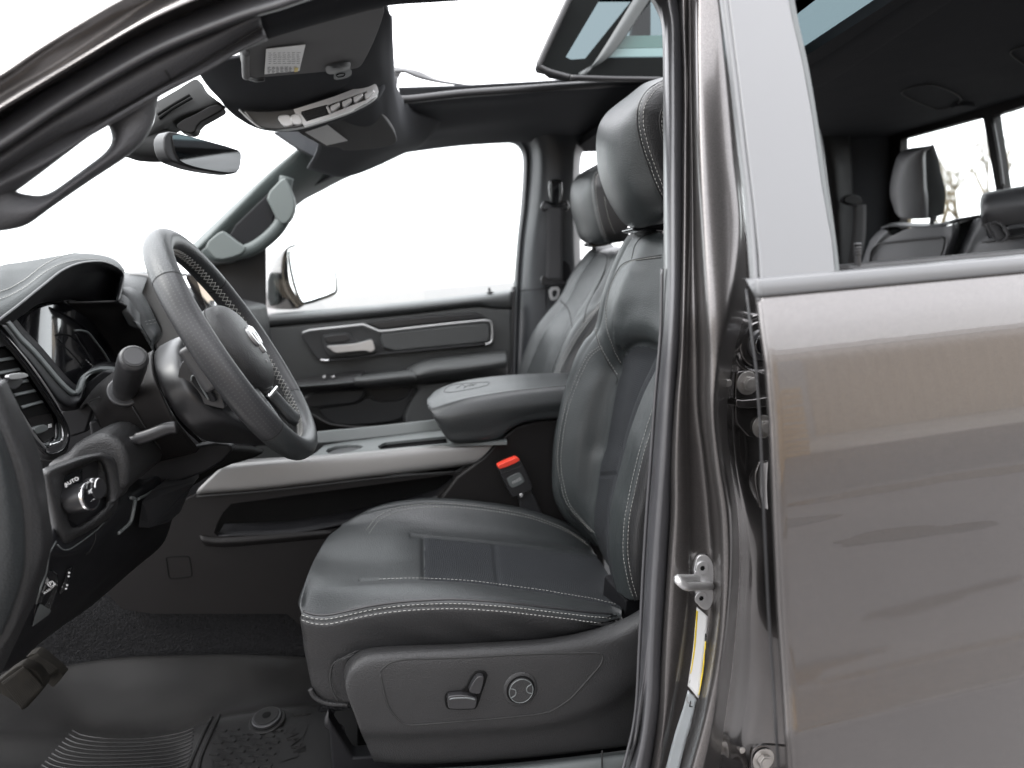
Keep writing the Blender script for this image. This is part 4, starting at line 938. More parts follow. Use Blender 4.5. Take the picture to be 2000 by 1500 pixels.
dashes('seat_stitching', st, STI, DS)
tube('seam_piping', CS.path([(586,1192)]+poly(seamL, -13), .0002), .0020, SMB, DS, raw=True)
tube('front_hem', [pt(x, y, .355) for x, y in [(606,1345),(612,1358),(625,1368),(645,1374),(680,1376)]], .0035, SIDE, DS, n=40)
prism('fabric_gusset', [(646,1330,.333),(645,1310,.332),(655,1292,.330),(675,1284,.330),(700,1272,.330),(700,1372,.338),(660,1370,.338)], SIDE, DS, t=.01, bev=.002, ck=1)
tube('gusset_piping', [pt(x, y, .331) for x, y in [(661,1370),(650,1350),(645,1325),(650,1298),(672,1284),(705,1268),(740,1256)]], .0011, STD, DS, n=50)
prism('seat_core', [Vector((.02,.46,.87)),Vector((.33,.46,.84)),Vector((.40,.46,.78)),Vector((.02,.46,.78))], PLAD, DS, t=.32, bev=.01)
prism('cushion_front', [Vector((-.06,.42,.95)),Vector((-.04,.42,.975)),Vector((.05,.42,.975)),Vector((.05,.42,.88)),Vector((-.055,.42,.88))], LEA, DS, t=.36, bev=.02)
# ---- backrest
bk = [
 [(1290,452,.70),(1252,470,.74),(1236,488,.75),(1224,520,.78),(1208,572,.80),(1195,639,.82),(1170,663,.83),(1150,702,.835),(1135,758,.84),(1121,814,.84),(1112,870,.84),(1110,940,.84),(1115,975,.84),(1135,1010,.84),(1165,1040,.84),(1190,1062,.84)],
 [(1262,446,.66),(1234,455,.68),(1220,470,.69),(1210,488,.70),(1196,520,.72),(1178,572,.745),(1163,639,.77),(1140,668,.785),(1122,704,.795),(1105,758,.80),(1091,814,.80),(1082,870,.80),(1079,940,.80),(1084,975,.80),(1102,1010,.80),(1134,1040,.80),(1162,1066,.80)],
 [(1268,448,.63),(1240,458,.65),(1226,475,.66),(1216,494,.67),(1202,525,.69),(1184,575,.71),(1170,640,.735),(1149,672,.75),(1130,706,.76),(1112,760,.77),(1098,816,.77),(1089,872,.77),(1088,938,.77),(1094,972,.77),(1110,1003,.77),(1138,1032,.77),(1168,1064,.77)],
 [(1276,452,.59),(1252,464,.60),(1240,484,.61),(1230,506,.62),(1216,535,.635),(1198,580,.655),(1186,640,.68),(1182,680,.70),(1172,716,.715),(1150,765,.725),(1135,818,.73),(1125,872,.73),(1120,935,.73),(1123,975,.73),(1134,1008,.73),(1152,1040,.73),(1174,1076,.73)],
 [(1284,454,.56),(1266,468,.56),(1256,488,.565),(1244,512,.57),(1224,540,.58),(1206,590,.60),(1202,645,.625),(1214,690,.66),(1213,716,.68),(1203,751,.69),(1191,817,.695),(1182,870,.70),(1171,905,.70),(1164,957,.70),(1158,1000,.70),(1160,1040,.70),(1180,1092,.70)],
 [(1300,458,.52),(1290,474,.52),(1282,498,.52),(1268,540,.52),(1252,590,.53),(1242,645,.55),(1247,690,.575),(1240,716,.58),(1232,751,.58),(1220,817,.58),(1211,870,.58),(1201,905,.58),(1193,957,.58),(1186,1000,.58),(1184,1050,.58),(1192,1110,.58)],
 [(1318,462,.48),(1308,480,.48),(1302,510,.48),(1295,560,.48),(1285,620,.485),(1282,665,.49),(1290,695,.50),(1286,730,.50),(1272,770,.50),(1258,820,.50),(1244,880,.50),(1232,920,.50),(1222,975,.50),(1210,1020,.50),(1200,1080,.50),(1206,1130,.50)],
 [(1326,470,.44),(1322,490,.44),(1320,530,.44),(1314,580,.44),(1308,630,.44),(1300,668,.445),(1284,695,.45),(1262,738,.45),(1243,782,.45),(1226,835,.45),(1212,887,.45),(1198,940,.45),(1190,975,.45),(1186,1010,.45),(1184,1060,.45),(1190,1110,.45),(1203,1152,.44)],
 [(1334,480,.41),(1332,500,.41),(1330,560,.41),(1322,620,.41),(1312,680,.41),(1296,730,.41),(1274,775,.41),(1256,820,.41),(1241,860,.41),(1228,910,.41),(1216,955,.41),(1207,990,.41),(1203,1040,.41),(1204,1090,.41),(1212,1160,.41)],
 [(1344,490,.38),(1342,520,.38),(1338,580,.38),(1330,640,.38),(1318,700,.38),(1303,750,.38),(1283,796,.38),(1267,852,.38),(1253,894,.38),(1242,940,.38),(1234,975,.38),(1224,1020,.38),(1221,1080,.38),(1226,1132,.38),(1236,1174,.385)],
 [(1370,500,.355),(1368,540,.355),(1362,600,.355),(1350,660,.355),(1338,710,.355),(1325,760,.355),(1305,806,.355),(1290,862,.355),(1277,904,.355),(1266,950,.355),(1260,985,.355),(1252,1030,.355),(1248,1085,.355),(1250,1130,.36),(1256,1170,.37)],
 [(1450,500,.36),(1448,600,.36),(1430,700,.36),(1400,800,.36),(1380,900,.36),(1360,1000,.36),(1350,1080,.36),(1340,1170,.37)],
 [(1470,500,.44),(1468,600,.44),(1450,700,.44),(1420,800,.44),(1400,900,.44),(1380,1000,.44),(1370,1080,.44),(1360,1170,.44)]]
def bdisp(u, v, x, y):
    d = -.0028*gauss(u, 2.0, .10)-.0035*gauss(u, 9.0, .07)-.0016*gauss(u, 9.35, .06)
    if u > 3.2 and u < 8:
        if y > 672: d -= .0045*gauss(u, 4.0, .07)
        # the arch where head panel meets the knit insert
        ya = 672+18*((x-1255)/40.)**2 if x > 1225 else 690
        d -= .006*gauss(y, ya, 9) if x > 1216 else 0
        d += .004*gauss(y, ya-40, 26) if x > 1200 else 0
        d -= .003*gauss(y, 930-(x-1165)*.1, 4) if 4.0 < u < 7.3 else 0
    # upper V seam
    return d
def bmat(u, v, x, y):
    ya = 676+18*((x-1255)/40.)**2 if x > 1225 else 694
    if 4.0 < u < 7.4 and y > ya: return 1
    return 2 if u > 9 else 0
bo, BS = loft('backrest', bk, [LEAB, FAB, SIDE], DS, nu=9, nv=240, disp=bdisp, matfn=bmat, thick=.006)
inb = [(1171,676),(1150,692),(1138,712),(1120,752),(1103,802),(1094,852),(1090,905),(1096,945),(1106,980),(1129,1011),(1157,1039)]
st = [BS.path(inb, .0008), BS.path([(x+6, y+2) for x, y in inb], .0008)]
vs_ = [(1164,641),(1172,672),(1188,703),(1207,733)]
st += [BS.path(vs_, .0008)]
up = [(1213,708),(1203,690),(1192,662),(1186,640),(1184,607),(1189,572),(1203,537),(1220,516),(1245,508),(1292,501)]
st += [BS.path(up, .0008)[:-2]]
outs = [(1275,800),(1259,850),(1246,894),(1235,940),(1228,975),(1220,1020),(1218,1080),(1226,1132),(1236,1166)]
st += [BS.path(outs, .0008), BS.path([(x+9, y+1) for x, y in outs], .0008)]
dashes('backrest_stitching', st, STI, DS)
for q in ([(1245-3,512-3),(1292,503)], [(1213,712),(1200,686),(1188,650),(1183,607),(1188,572),(1201,537),(1217,515),(1244,506),(1292,498)], [(1163,643),(1170,674),(1186,706),(1205,738),(1203,751)], [(1234,505),(1240,480),(1256,462),(1290,450)]):
    P = BS.path(q, -.0003)
    if len(P) > 3: tube('seam_groove', P, .0012, STD, DS, raw=True, ns=6)
prism('seat_gap_light_blocker', [(1222,1172,.42),(1300,1150,.42),(1300,1260,.42),(1215,1245,.42)], PLAD, DS, t=.10, bev=.004)  # dark filler added behind the cushion to block light in the gap
# ---- headrest
hr = [
 c7([(900,440,.80),(850,470,.80),(760,540,.81),(660,610,.82),(600,680,.82),(570,750,.82),(565,840,.82),(580,950,.82),(620,1070,.82),(680,1170,.81),(760,1220,.80),(850,1225,.78)]),
 c7([(860,434,.74),(790,455,.74),(700,510,.75),(605,580,.755),(540,640,.76),(505,740,.76),(500,830,.76),(512,945,.76),(552,1070,.76),(612,1175,.755),(680,1235,.75),(780,1245,.74)]),
 c7([(840,432,.66),(738,466,.66),(640,540,.67),(548,612,.68),(498,672,.68),(474,740,.68),(469,830,.68),(480,950,.68),(520,1080,.68),(580,1190,.675),(640,1255,.67),(730,1268,.66)]),
 c7([(838,431,.58),(745,470,.57),(660,550,.565),(580,620,.56),(535,690,.56),(515,760,.56),(513,840,.56),(527,960,.56),(570,1090,.56),(620,1200,.565),(680,1272,.57),(760,1262,.58)]),
 c7([(842,432,.53),(765,472,.51),(700,540,.50),(645,610,.495),(615,680,.49),(603,760,.49),(605,840,.49),(625,960,.49),(670,1090,.49),(715,1190,.50),(750,1255,.515),(800,1255,.53)]),
 c7([(850,436,.50),(790,478,.475),(740,530,.46),(712,590,.455),(704,650,.455),(710,730,.455),(735,830,.455),(775,940,.455),(815,1050,.455),(850,1130,.46),(860,1200,.47),(860,1245,.50)]),
 c7([(880,445,.48),(840,490,.455),(800,540,.445),(775,600,.44),(765,660,.44),(770,730,.44),(790,830,.44),(830,940,.44),(870,1040,.44),(910,1120,.445),(930,1190,.455),(930,1240,.48)]),
 c7([(960,455,.48),(960,520,.455),(960,580,.445),(960,640,.44),(960,700,.44),(965,760,.44),(975,840,.44),(990,940,.44),(1000,1040,.44),(1010,1120,.445),(1010,1190,.455),(1010,1240,.48)]),
 c7([(1060,470,.50),(1090,520,.47),(1100,580,.46),(1105,640,.455),(1110,700,.455),(1115,760,.455),(1120,840,.455),(1125,940,.455),(1125,1040,.46),(1120,1120,.465),(1100,1190,.475),(1090,1240,.50)]),
 c7([(1100,480,.60),(1130,520,.60),(1140,580,.60),(1145,640,.60),(1150,700,.60),(1155,760,.60),(1160,840,.60),(1165,940,.60),(1165,1040,.60),(1160,1120,.60),(1130,1190,.60),(1100,1240,.60)])]
def hdisp(u, v, x, y): return -.0030*gauss(u, 5.0, .09)+.0018*gauss(u, 5.45, .25)
ho, HS = loft('headrest', hr, [LEAB, SIDE], DS, nu=9, nv=120, disp=hdisp, matfn=lambda u, v, x, y: 1 if u > 5 else 0, thick=.006)
hs_ = c7([(842,462),(790,490),(748,530),(720,580),(710,640),(714,720),(742,830),(782,945),(815,1030),(845,1095)])
hs2 = c7([(845,478),(805,500),(770,545),(742,590),(733,650),(740,730),(768,835),(808,950),(840,1030),(850,1062)])
dashes('headrest_stitching', [HS.path(hs_, .0008), HS.path(hs2, .0008), HS.path(c7([(846,600),(838,640),(836,700),(845,770)]), .0008)], STI, DS)
tube('seam_groove', HS.path(c7([(842,450),(780,482),(735,528),(706,590),(698,650),(702,720),(730,835),(770,950),(805,1040),(840,1110)]), -.0002), .0010, STD, DS, raw=True, ns=6)
tube('seam_groove', HS.path(c7([(850,590),(830,630),(824,690),(835,760),(852,815)]), -.0002), .0014, STD, DS, raw=True, ns=6)
prism('headrest_collar', c7([(668,1278),(690,1262),(760,1243),(840,1240),(900,1250),(900,1290),(800,1285),(720,1290),(680,1288)], .56), GLB, DS, t=.05, bev=.004, ck=1)
tube('headrest_post', c7([(830,1200),(835,1300)], .58), .006, CHR, DS, n=6)
prism('headrest_post_shroud', c7([(700,1290),(800,1280),(900,1280),(900,1330),(760,1330)], .60), PLG, DS, t=.03, bev=.004)

# ---- plastic side shield with the power switches
tr_, TS = loft('side_shield', [
 k0([(690,1325),(700,1292),(735,1270),(900,1262),(1075,1250),(1180,1228),(1240,1200),(1290,1165)], .36),
 k0([(672,1320),(680,1290),(722,1265),(900,1257),(1075,1246),(1180,1223),(1240,1197),(1290,1160)], .325),
 k0([(672,1328),(684,1298),(726,1276),(900,1266),(1075,1256),(1185,1238),(1245,1210),(1292,1175)], .302),
 k0([(674,1338),(690,1312),(735,1296),(900,1286),(1075,1276),(1190,1258),(1250,1230),(1295,1190)], .292),
 k0([(680,1362),(710,1350),(760,1346),(900,1342),(1075,1336),(1180,1320),(1250,1285),(1298,1240)], .288),
 k0([(694,1400),(730,1398),(780,1398),(900,1396),(1060,1386),(1160,1362),(1240,1318),(1298,1270)], .289),
 k0([(704,1428),(740,1428),(800,1428),(950,1420),(1060,1412),(1160,1384),(1240,1336),(1298,1285)], .293),
 k0([(712,1446),(750,1448),(820,1447),(950,1440),(1060,1430),(1160,1408),(1240,1370),(1298,1330)], .310),
 k0([(726,1478),(770,1484),(850,1484),(1000,1474),(1100,1464),(1200,1452),(1260,1443),(1298,1438)], .325),
 k0([(732,1488),(775,1493),(850,1493),(1000,1483),(1100,1473),(1200,1461),(1260,1452),(1298,1448)], .345)], PLA, DS, nu=8, nv=120)
gp_ = c6([(553,965),(575,935),(620,908),(700,893),(1000,884),(1400,864),(1720,858),(1775,862),(1793,885),(1775,930),(1630,1095),(1560,1150),(1480,1190),(1300,1215),(1000,1240),(740,1260),(680,1250),(625,1200),(590,1140),(562,1030)])
P = TS.path(gp_, -.0002, n=240, closed=True)
tube('shield_groove', P, .0015, STD, tr_ if False else DS, raw=True, ns=6)
def ons(Q, off): return [TS.on(x, y, off) for x, y in Q]
cxy = c6([(1332,1058)])[0]; kc = TS.on(*cxy, 0); kn = Vector((0,-1,.05)).normalized()
cyl('knob_collar', kc, kn, .0255, .0022, PLA, DS, bev=.0015, r1=.0215)
cyl('lumbar_recess', kc+kn*.0002, kn, .0203, .0030, INK, DS, bev=.0008)
cyl('lumbar_knob', kc, kn, .0178, .0062, PLA, DS, bev=.0022)
u_ = Vector((1,0,0)); w_ = Vector((0,.05,1))
for sx in (-1, 1):
    tube('knob_groove', [kc+kn*.0062+u_*sx*.0155+w_*.007, kc+kn*.0060+u_*sx*.0085+w_*.0035, kc+kn*.0060+u_*sx*.0085-w_*.0035, kc+kn*.0062+u_*sx*.0155-w_*.007], .0008, PLG, DS, n=20)
tube('knob_ring', [kc+kn*.0062+(u_*math.cos(a)+w_*math.sin(a))*.0168 for a in [i*math.pi/20 for i in range(40)]], .0006, PLG, DS, closed=True, n=60)
yS = TS.on(*c6([(1000,1100)])[0]).y
prism('switch_recess', [pt(x, y, yS-.0012) for x, y in c6([(1068,968),(1125,958),(1150,975),(1148,1000),(1118,1085),(1092,1165),(1075,1175),(935,1176),(915,1160),(908,1100),(922,1078),(960,1070),(1018,1068)])], INK, DS, t=.006, bev=.001, ck=1)
prism('recline_switch', [pt(x, y, yS-.010) for x, y in c6([(1088,992),(1122,988),(1132,1000),(1112,1078),(1100,1090),(1050,1082),(1048,1062)])], SMB, DS, t=.012, bev=.003, ck=1)
prism('slide_switch', [pt(x, y, yS-.010) for x, y in c6([(925,1108),(945,1098),(1020,1092),(1090,1110),(1092,1125),(1082,1168),(1070,1172),(940,1174),(928,1160)])], SMB, DS, t=.012, bev=.003, ck=1)
tube('switch_highlight', [pt(x, y, yS-.0098) for x, y in c6([(938,1118),(950,1112),(1030,1108),(1080,1118)])], .0012, PLG, DS, n=20)
loft('seat_rail_cover', [k0([(700,1510),(760,1504),(1000,1490),(1250,1462),(1300,1455)], .34), k0([(690,1530),(760,1522),(1000,1508),(1250,1480),(1300,1470)], .315), k0([(690,1600),(760,1590),(1000,1580),(1250,1560),(1300,1550)], .31)], PLG, DS, nv=30)
tube('rail_joint', k0([(1176,1466),(1176,1560)], .312), .0012, STD, DS, n=10)
prism('under_seat_cover', [(690,1480,.40),(1300,1440,.40),(1300,1620,.40),(660,1620,.40),(640,1400,.40)], PLAD, DS, t=.03, bev=.004)
# ---- passenger seat
PS_ = empty('passenger_seat', T); tag(PS_, 'far front seat in black leather, partly hidden by the nearer one')
po, POS = loft('headrest', [
 pb([(1150,500,1.38),(1100,560,1.38),(1000,640,1.38),(900,720,1.38),(860,820,1.38),(850,920,1.38),(860,1060,1.38),(900,1220,1.38),(960,1350,1.38),(1040,1400,1.38)]),
 pb([(1110,470,1.33),(1000,525,1.33),(900,580,1.33),(810,640,1.33),(745,720,1.33),(718,820,1.33),(712,920,1.33),(724,1060,1.33),(768,1230,1.33),(820,1390,1.33),(890,1450,1.33),(960,1470,1.33)]),
 pb([(1110,475,1.24),(1020,540,1.23),(930,600,1.22),(860,670,1.22),(820,760,1.22),(800,840,1.22),(798,940,1.22),(820,1080,1.22),(860,1240,1.22),(900,1400,1.22),(960,1480,1.22),(1040,1490,1.23)]),
 pb([(1130,475,1.17),(1060,540,1.15),(1010,610,1.14),(980,680,1.135),(972,760,1.13),(975,840,1.13),(985,940,1.13),(1010,1080,1.13),(1050,1240,1.13),(1100,1380,1.135),(1130,1450,1.15),(1160,1480,1.17)]),
 pb([(1160,475,1.14),(1120,550,1.12),(1070,630,1.11),(1045,690,1.105),(1040,760,1.10),(1045,840,1.10),(1060,940,1.10),(1080,1080,1.10),(1120,1240,1.10),(1160,1360,1.105),(1190,1430,1.12),(1230,1470,1.14)]),
 pb([(1400,475,1.13),(1400,640,1.10),(1400,840,1.09),(1400,1080,1.09),(1420,1300,1.10),(1440,1440,1.13)])], [LEA, SIDE], PS_, nu=8, nv=90, disp=lambda u, v, x, y: -.003*gauss(u, 3, .12), matfn=lambda u, v, x, y: 1 if u > 3 else 0)
pa = pb([(1040,590),(1000,650),(985,720),(985,840),(995,940),(1018,1080),(1055,1230),(1110,1400)])
dashes('headrest_stitching', [POS.path(pa, .001), POS.path([(x+6.5, y) for x, y in pa], .001), POS.path(pb([(1130,900),(1150,1040),(1190,1200),(1260,1360)]), .001)], STI, PS_)
prism('headrest_collar', pb([(910,1470),(980,1450),(1100,1470),(1220,1450),(1240,1475),(1100,1510),(960,1510)], 1.2), GLB, PS_, t=.04, bev=.004, ck=1)
tube('headrest_post', pb([(1000,1440),(1000,1560)], 1.24), .006, SMB, PS_, n=6)
pbk = [
 [(1200,505,1.42),(1160,530,1.42),(1135,570,1.42),(1100,620,1.42),(1070,665,1.42),(1045,710,1.42),(1030,760,1.42),(1025,830,1.42)],
 [(1195,478,1.36),(1158,486,1.36),(1135,508,1.37),(1113,540,1.38),(1092,582,1.38),(1066,614,1.38),(1044,644,1.38),(1027,680,1.38),(1014,718,1.38),(1006,756,1.38),(1002,830,1.38)],
 [(1200,480,1.30),(1170,490,1.30),(1150,512,1.30),(1128,545,1.31),(1108,585,1.32),(1082,620,1.32),(1060,652,1.32),(1044,688,1.32),(1030,724,1.32),(1022,762,1.32),(1018,830,1.32)],
 [(1210,482,1.22),(1184,494,1.20),(1170,518,1.19),(1150,552,1.19),(1130,590,1.20),(1106,628,1.22),(1086,660,1.22),(1068,696,1.22),(1056,730,1.22),(1048,768,1.22),(1045,830,1.22)],
 [(1220,482,1.16),(1200,496,1.13),(1186,520,1.12),(1168,556,1.11),(1146,590,1.11),(1130,612,1.13),(1112,640,1.15),(1094,680,1.16),(1078,720,1.16),(1066,760,1.16),(1060,830,1.16)],
 [(1232,478,1.12),(1216,492,1.09),(1202,520,1.08),(1186,556,1.07),(1166,590,1.065),(1140,615,1.07),(1116,645,1.08),(1098,680,1.08),(1082,720,1.08),(1070,760,1.08),(1062,830,1.08)],
 [(1244,474,1.11),(1228,490,1.07),(1216,520,1.055),(1200,556,1.045),(1180,595,1.04),(1160,625,1.04),(1136,660,1.045),(1118,690,1.05),(1104,720,1.05),(1092,755,1.05),(1084,830,1.05)],
 [(1300,470,1.10),(1270,500,1.05),(1262,540,1.03),(1250,580,1.025),(1235,620,1.025),(1215,660,1.03),(1190,690,1.03),(1170,720,1.03),(1160,755,1.03),(1150,830,1.03)],
 [(1340,480,1.12),(1330,540,1.08),(1320,600,1.07),(1300,660,1.07),(1280,720,1.07),(1260,830,1.07)]]
pb_o, PBS = loft('backrest', pbk, [LEA, SIDE], PS_, nu=8, nv=110, disp=lambda u, v, x, y: -.004*gauss(u, 6, .1)-.003*gauss(u, 2, .1)-.004*gauss(u, 4, .1), matfn=lambda u, v, x, y: 1 if u > 6 else 0)
pp = [(1215,500),(1204,535),(1190,568),(1165,604),(1140,636),(1116,672),(1098,705),(1085,735)]
dashes('backrest_stitching', [PBS.path([(x-3, y) for x, y in pp], .001), PBS.path([(x+5, y) for x, y in pp], .001)], STI, PS_)
for q in ([(1158,492),(1185,500),(1178,535),(1160,572),(1146,600),(1140,630)], [(1094,586),(1110,605),(1118,640)]):
    P = PBS.path(q, -.0003)
    if len(P) > 3: tube('seam_groove', P, .0016, STD, PS_, raw=True, ns=6)
loft('seat_cushion', [[Vector((.10,y,z)) , Vector((.35,y,z-.0)), Vector((.62,y,z-.03))] for y, z in ((1.06,.98),(1.08,1.03),(1.2,1.01),(1.3,1.03),(1.40,.98))], LEA, PS_, nv=20)

# ================================================================ centre console
CC = empty('centre_console', T)
P_out = [(205,1155),(255,1100),(300,1030),(345,985),(385,966),(500,957),(700,934),(890,925),(945,893),(975,860),(1008,834),(1050,822),(1130,815),(1180,815),(1180,1320),(700,1320),(560,1199),(420,1199),(300,1199),(240,1190)]
hole = c4([(1195,190),(1205,150),(1240,80),(1290,25)])+[(880,927),(893,933),(850,976),(700,1028),(600,1040)]+c4([(1260,212),(1215,208)])
plate('side_panel', [(x, y, .86) for x, y in P_out], [[(x, y, .86) for x, y in hole]], PLB, CC, t=.02)
prism('storage_recess', [(400,960,.93),(920,900,.93),(920,1080,.93),(400,1080,.93)], INK, CC, t=.02, bev=.003)
loft('recess_floor', [[(425,1046,.862),(600,1036,.862),(850,974,.862),(892,930,.862)], [(440,1020,.94),(600,1010,.94),(850,955,.94),(890,925,.94)]], PLAD, CC, nv=20, nu=3)
loft('recess_lip', [[(390,1045,.858),(420,1050,.858),(500,1046,.858),(650,1034,.858)], [(393,1056,.852),(430,1060,.852),(520,1054,.852),(650,1041,.852)], [(400,1066,.858),(440,1068,.858),(520,1062,.858),(650,1050,.858)]], PLB, CC, nv=30, nu=5)
tube('socket_cover_outline', c4([(930,325),(1040,318),(1058,330),(1070,420),(1060,432),(960,442),(943,432),(930,345)], .8600), .0012, INK, CC, closed=True, n=80)
prism('panel_upper', [(945,893,.85),(975,860,.85),(1008,834,.85),(1050,822,.85),(1180,815,.85),(1180,1150,.85),(1050,1150,.85),(1000,1020,.85),(860,975,.85),(892,932,.85)], PLB, CC, t=.02, bev=.006)
loft('silver_side_trim', [
 k0([(440,902),(500,896),(620,889),(740,879),(864,867),(985,857)], .885),
 k0([(432,907),(500,901),(620,893),(740,883),(866,870),(983,860)], .868),
 k0([(425,918),(500,910),(620,902),(740,892),(866,879),(975,868)], .86),
 k0([(390,952),(500,944),(620,932),(740,918),(866,903),(945,893)], .856),
 k0([(384,962),(500,954),(620,941),(740,927),(866,912),(935,902)], .858),
 k0([(384,968),(500,958),(620,945),(740,931),(866,916),(932,906)], .868)], SIL, CC, nv=60)
tube('trim_shadow_gap', k0([(384,970),(500,961),(620,948),(740,934),(890,921)], .857), .0016, STD, CC, n=30)
zc = pt(700, 883, .90).z
plate('tray_top', [pt(x, y, 'z', zc) for x, y in c5([(250,1290),(335,1240),(380,1200),(640,1150),(1040,1115),(1400,1100),(1400,1180),(1040,1195),(680,1232),(420,1262)])],
   [[pt(x, y, 'z', zc) for x, y in c5([(388,1235),(400,1218),(440,1205),(510,1197),(570,1197),(600,1205),(585,1215),(540,1232),(470,1245),(425,1250)])],
    [pt(x, y, 'z', zc) for x, y in c5([(690,1222),(680,1205),(700,1192),(720,1183),(1060,1148),(1080,1185)])]], PLG, CC, t=.006, d=(0,0,-1), ckh=0)
prism('bin_well', [pt(x, y, 'z', zc-.05) for x, y in c5([(300,1330),(360,1240),(1100,1160),(1400,1150),(1400,1260),(600,1330)])], PLAD, CC, t=.004, bev=0, d=(0,0,-1))
loft('bin_wall', [[pt(x, y, 'z', zc-.001) for x, y in c5([(700,1190),(720,1183),(1060,1148)])], [pt(x, y, 'z', zc-.001)+Vector((0,0,-.05)) for x, y in c5([(700,1190),(720,1183),(1060,1148)])]], PLAD, CC, nv=20, nu=2)
cc_ = pt(*c5([(497,1222)])[0], 'z', zc)
cyl('cup_holder', cc_+Vector((0,.004,-.055)), (0,0,1), .036, .05, SMB, CC)
loft('tray_far_wall', [c5([(255,1180),(340,1190),(640,1160),(1020,1118),(1400,1090)], 1.02), c5([(255,1150),(338,1128),(640,1100),(990,1062),(1400,1020)], 1.03), c5([(255,1140),(338,1122),(640,1094),(985,1056),(1400,1010)], 1.035), c5([(255,1150),(338,1130),(640,1100),(985,1062),(1400,1015)], 1.06)], PLG, CC, nv=40)
loft('passenger_footwell_side', [c5([(280,1010),(330,1040),(420,1085),(600,1100),(800,1090),(990,1065)], 1.07), c5([(260,1080),(330,1120),(420,1150),(600,1160),(800,1150),(990,1120)], 1.10)], PLB, CC, nv=30)
ar_, AS = loft('armrest_lid', [
 c5([(1040,940,1.06),(1100,900,1.06),(1200,870,1.06),(1400,840,1.06),(1600,825,1.06),(1900,800,1.06)]),
 c5([(985,925,1.03),(1010,895,1.03),(1080,862,1.03),(1180,836,1.03),(1320,816,1.03),(1500,802,1.03),(1750,793,1.03),(1950,788,1.03)]),
 c5([(965,930,.99),(995,905,.99),(1070,875,.985),(1180,850,.985),(1320,830,.985),(1500,815,.985),(1750,805,.985),(1950,800,.985)]),
 c5([(955,945,.93),(985,935,.925),(1070,908,.925),(1180,886,.925),(1320,866,.925),(1500,848,.925),(1750,835,.925),(1950,828,.925)]),
 c5([(958,960,.88),(985,975,.868),(1070,950,.865),(1180,925,.865),(1320,902,.865),(1500,880,.865),(1750,860,.865),(1950,852,.865)]),
 c5([(965,978,.86),(988,998,.848),(1070,975,.842),(1180,945,.84),(1320,920,.84),(1500,895,.84),(1750,872,.84),(1950,864,.84)]),
 c5([(975,1000,.85),(1005,1045,.836),(1080,1040,.828),(1180,1022,.826),(1320,1000,.826),(1500,975,.826),(1750,945,.826),(1950,935,.826)]),
 c5([(990,1035,.855),(1040,1110,.838),(1090,1125,.832),(1180,1120,.83),(1320,1100,.83),(1450,1050,.83),(1600,1015,.83),(1750,1000,.83),(1950,990,.83)]),
 c5([(1000,1060,.865),(1055,1150,.845),(1092,1180,.84),(1140,1185,.838),(1250,1178,.838),(1355,1160,.838),(1420,1110,.838),(1500,1072,.838),(1680,1050,.838),(1950,1040,.838)]),
 c5([(1010,1050,.90),(1060,1140,.88),(1092,1165,.88),(1140,1175,.88),(1250,1170,.88),(1355,1150,.88),(1420,1100,.88),(1500,1062,.88),(1680,1040,.88),(1950,1030,.88)])], LEA, CC, nu=8, nv=120, disp=lambda u, v, x, y: -.0014*gauss(u, 5, .12))
dashes('lid_stitching', [AS.path(c5([(985,998),(1030,985),(1100,963),(1180,940),(1320,914),(1500,890),(1740,866)]), .0006)], STD, CC)
dashes('lid_stitching', [AS.path(c5([(1300,914),(1500,887),(1740,863)]), .0006)], STI, CC, r=.0003)
P = AS.path(c5([(1050,893),(1080,868),(1150,856),(1290,847),(1303,852),(1280,868),(1120,900),(1060,904)]), 0, n=80, closed=True)
tube('embossed_outline', P, .0009, STD, CC, raw=True, closed=True, ns=6)
for q in ([(1120,880),(1150,862),(1170,872)], [(1160,880),(1200,858),(1215,866)], [(1190,870),(1230,856)]):
    P = AS.path(c5(q), 0, n=16)
    if len(P) > 2: tube('embossed_mark', P, .0010, SIDE, CC, raw=True, ns=6)
bu = empty('seat_belt_buckle', T)
prism('buckle_body', c5([(1352,1335),(1365,1325),(1472,1282),(1485,1300),(1545,1430),(1540,1445),(1440,1492),(1425,1480)], .80), SMB, bu, t=.022, bev=.004, ck=1)
prism('release_button', c5([(1350,1320),(1356,1308),(1450,1268),(1466,1270),(1475,1288),(1360,1336)], .796), RED, bu, t=.02, bev=.003, ck=1)
tube('buckle_groove', c5([(1366,1360),(1420,1340),(1490,1312)], .7995), .0008, STD, bu, n=16)
prism('buckle_inset', c5([(1398,1388),(1412,1375),(1460,1352),(1478,1355),(1500,1395),(1495,1410),(1435,1438),(1420,1432)], .7990), PLG, bu, t=.004, bev=.0015, ck=1)
text('press_lettering', 'PRESS', pt(*c5([(1455,1398)])[0], .7985), (1,0,.42), (-.42,0,1), .0085, PRT if False else INKL, bu)
prism('buckle_stalk', [(1012,968,.815),(1038,955,.815),(1062,1010,.815),(1068,1060,.815),(1030,1060,.815)], SMB, bu, t=.012, bev=.003)
cyl('stalk_pin', pt(1018, 967, .80), (0,-1,0), .004, .002, STR, bu)
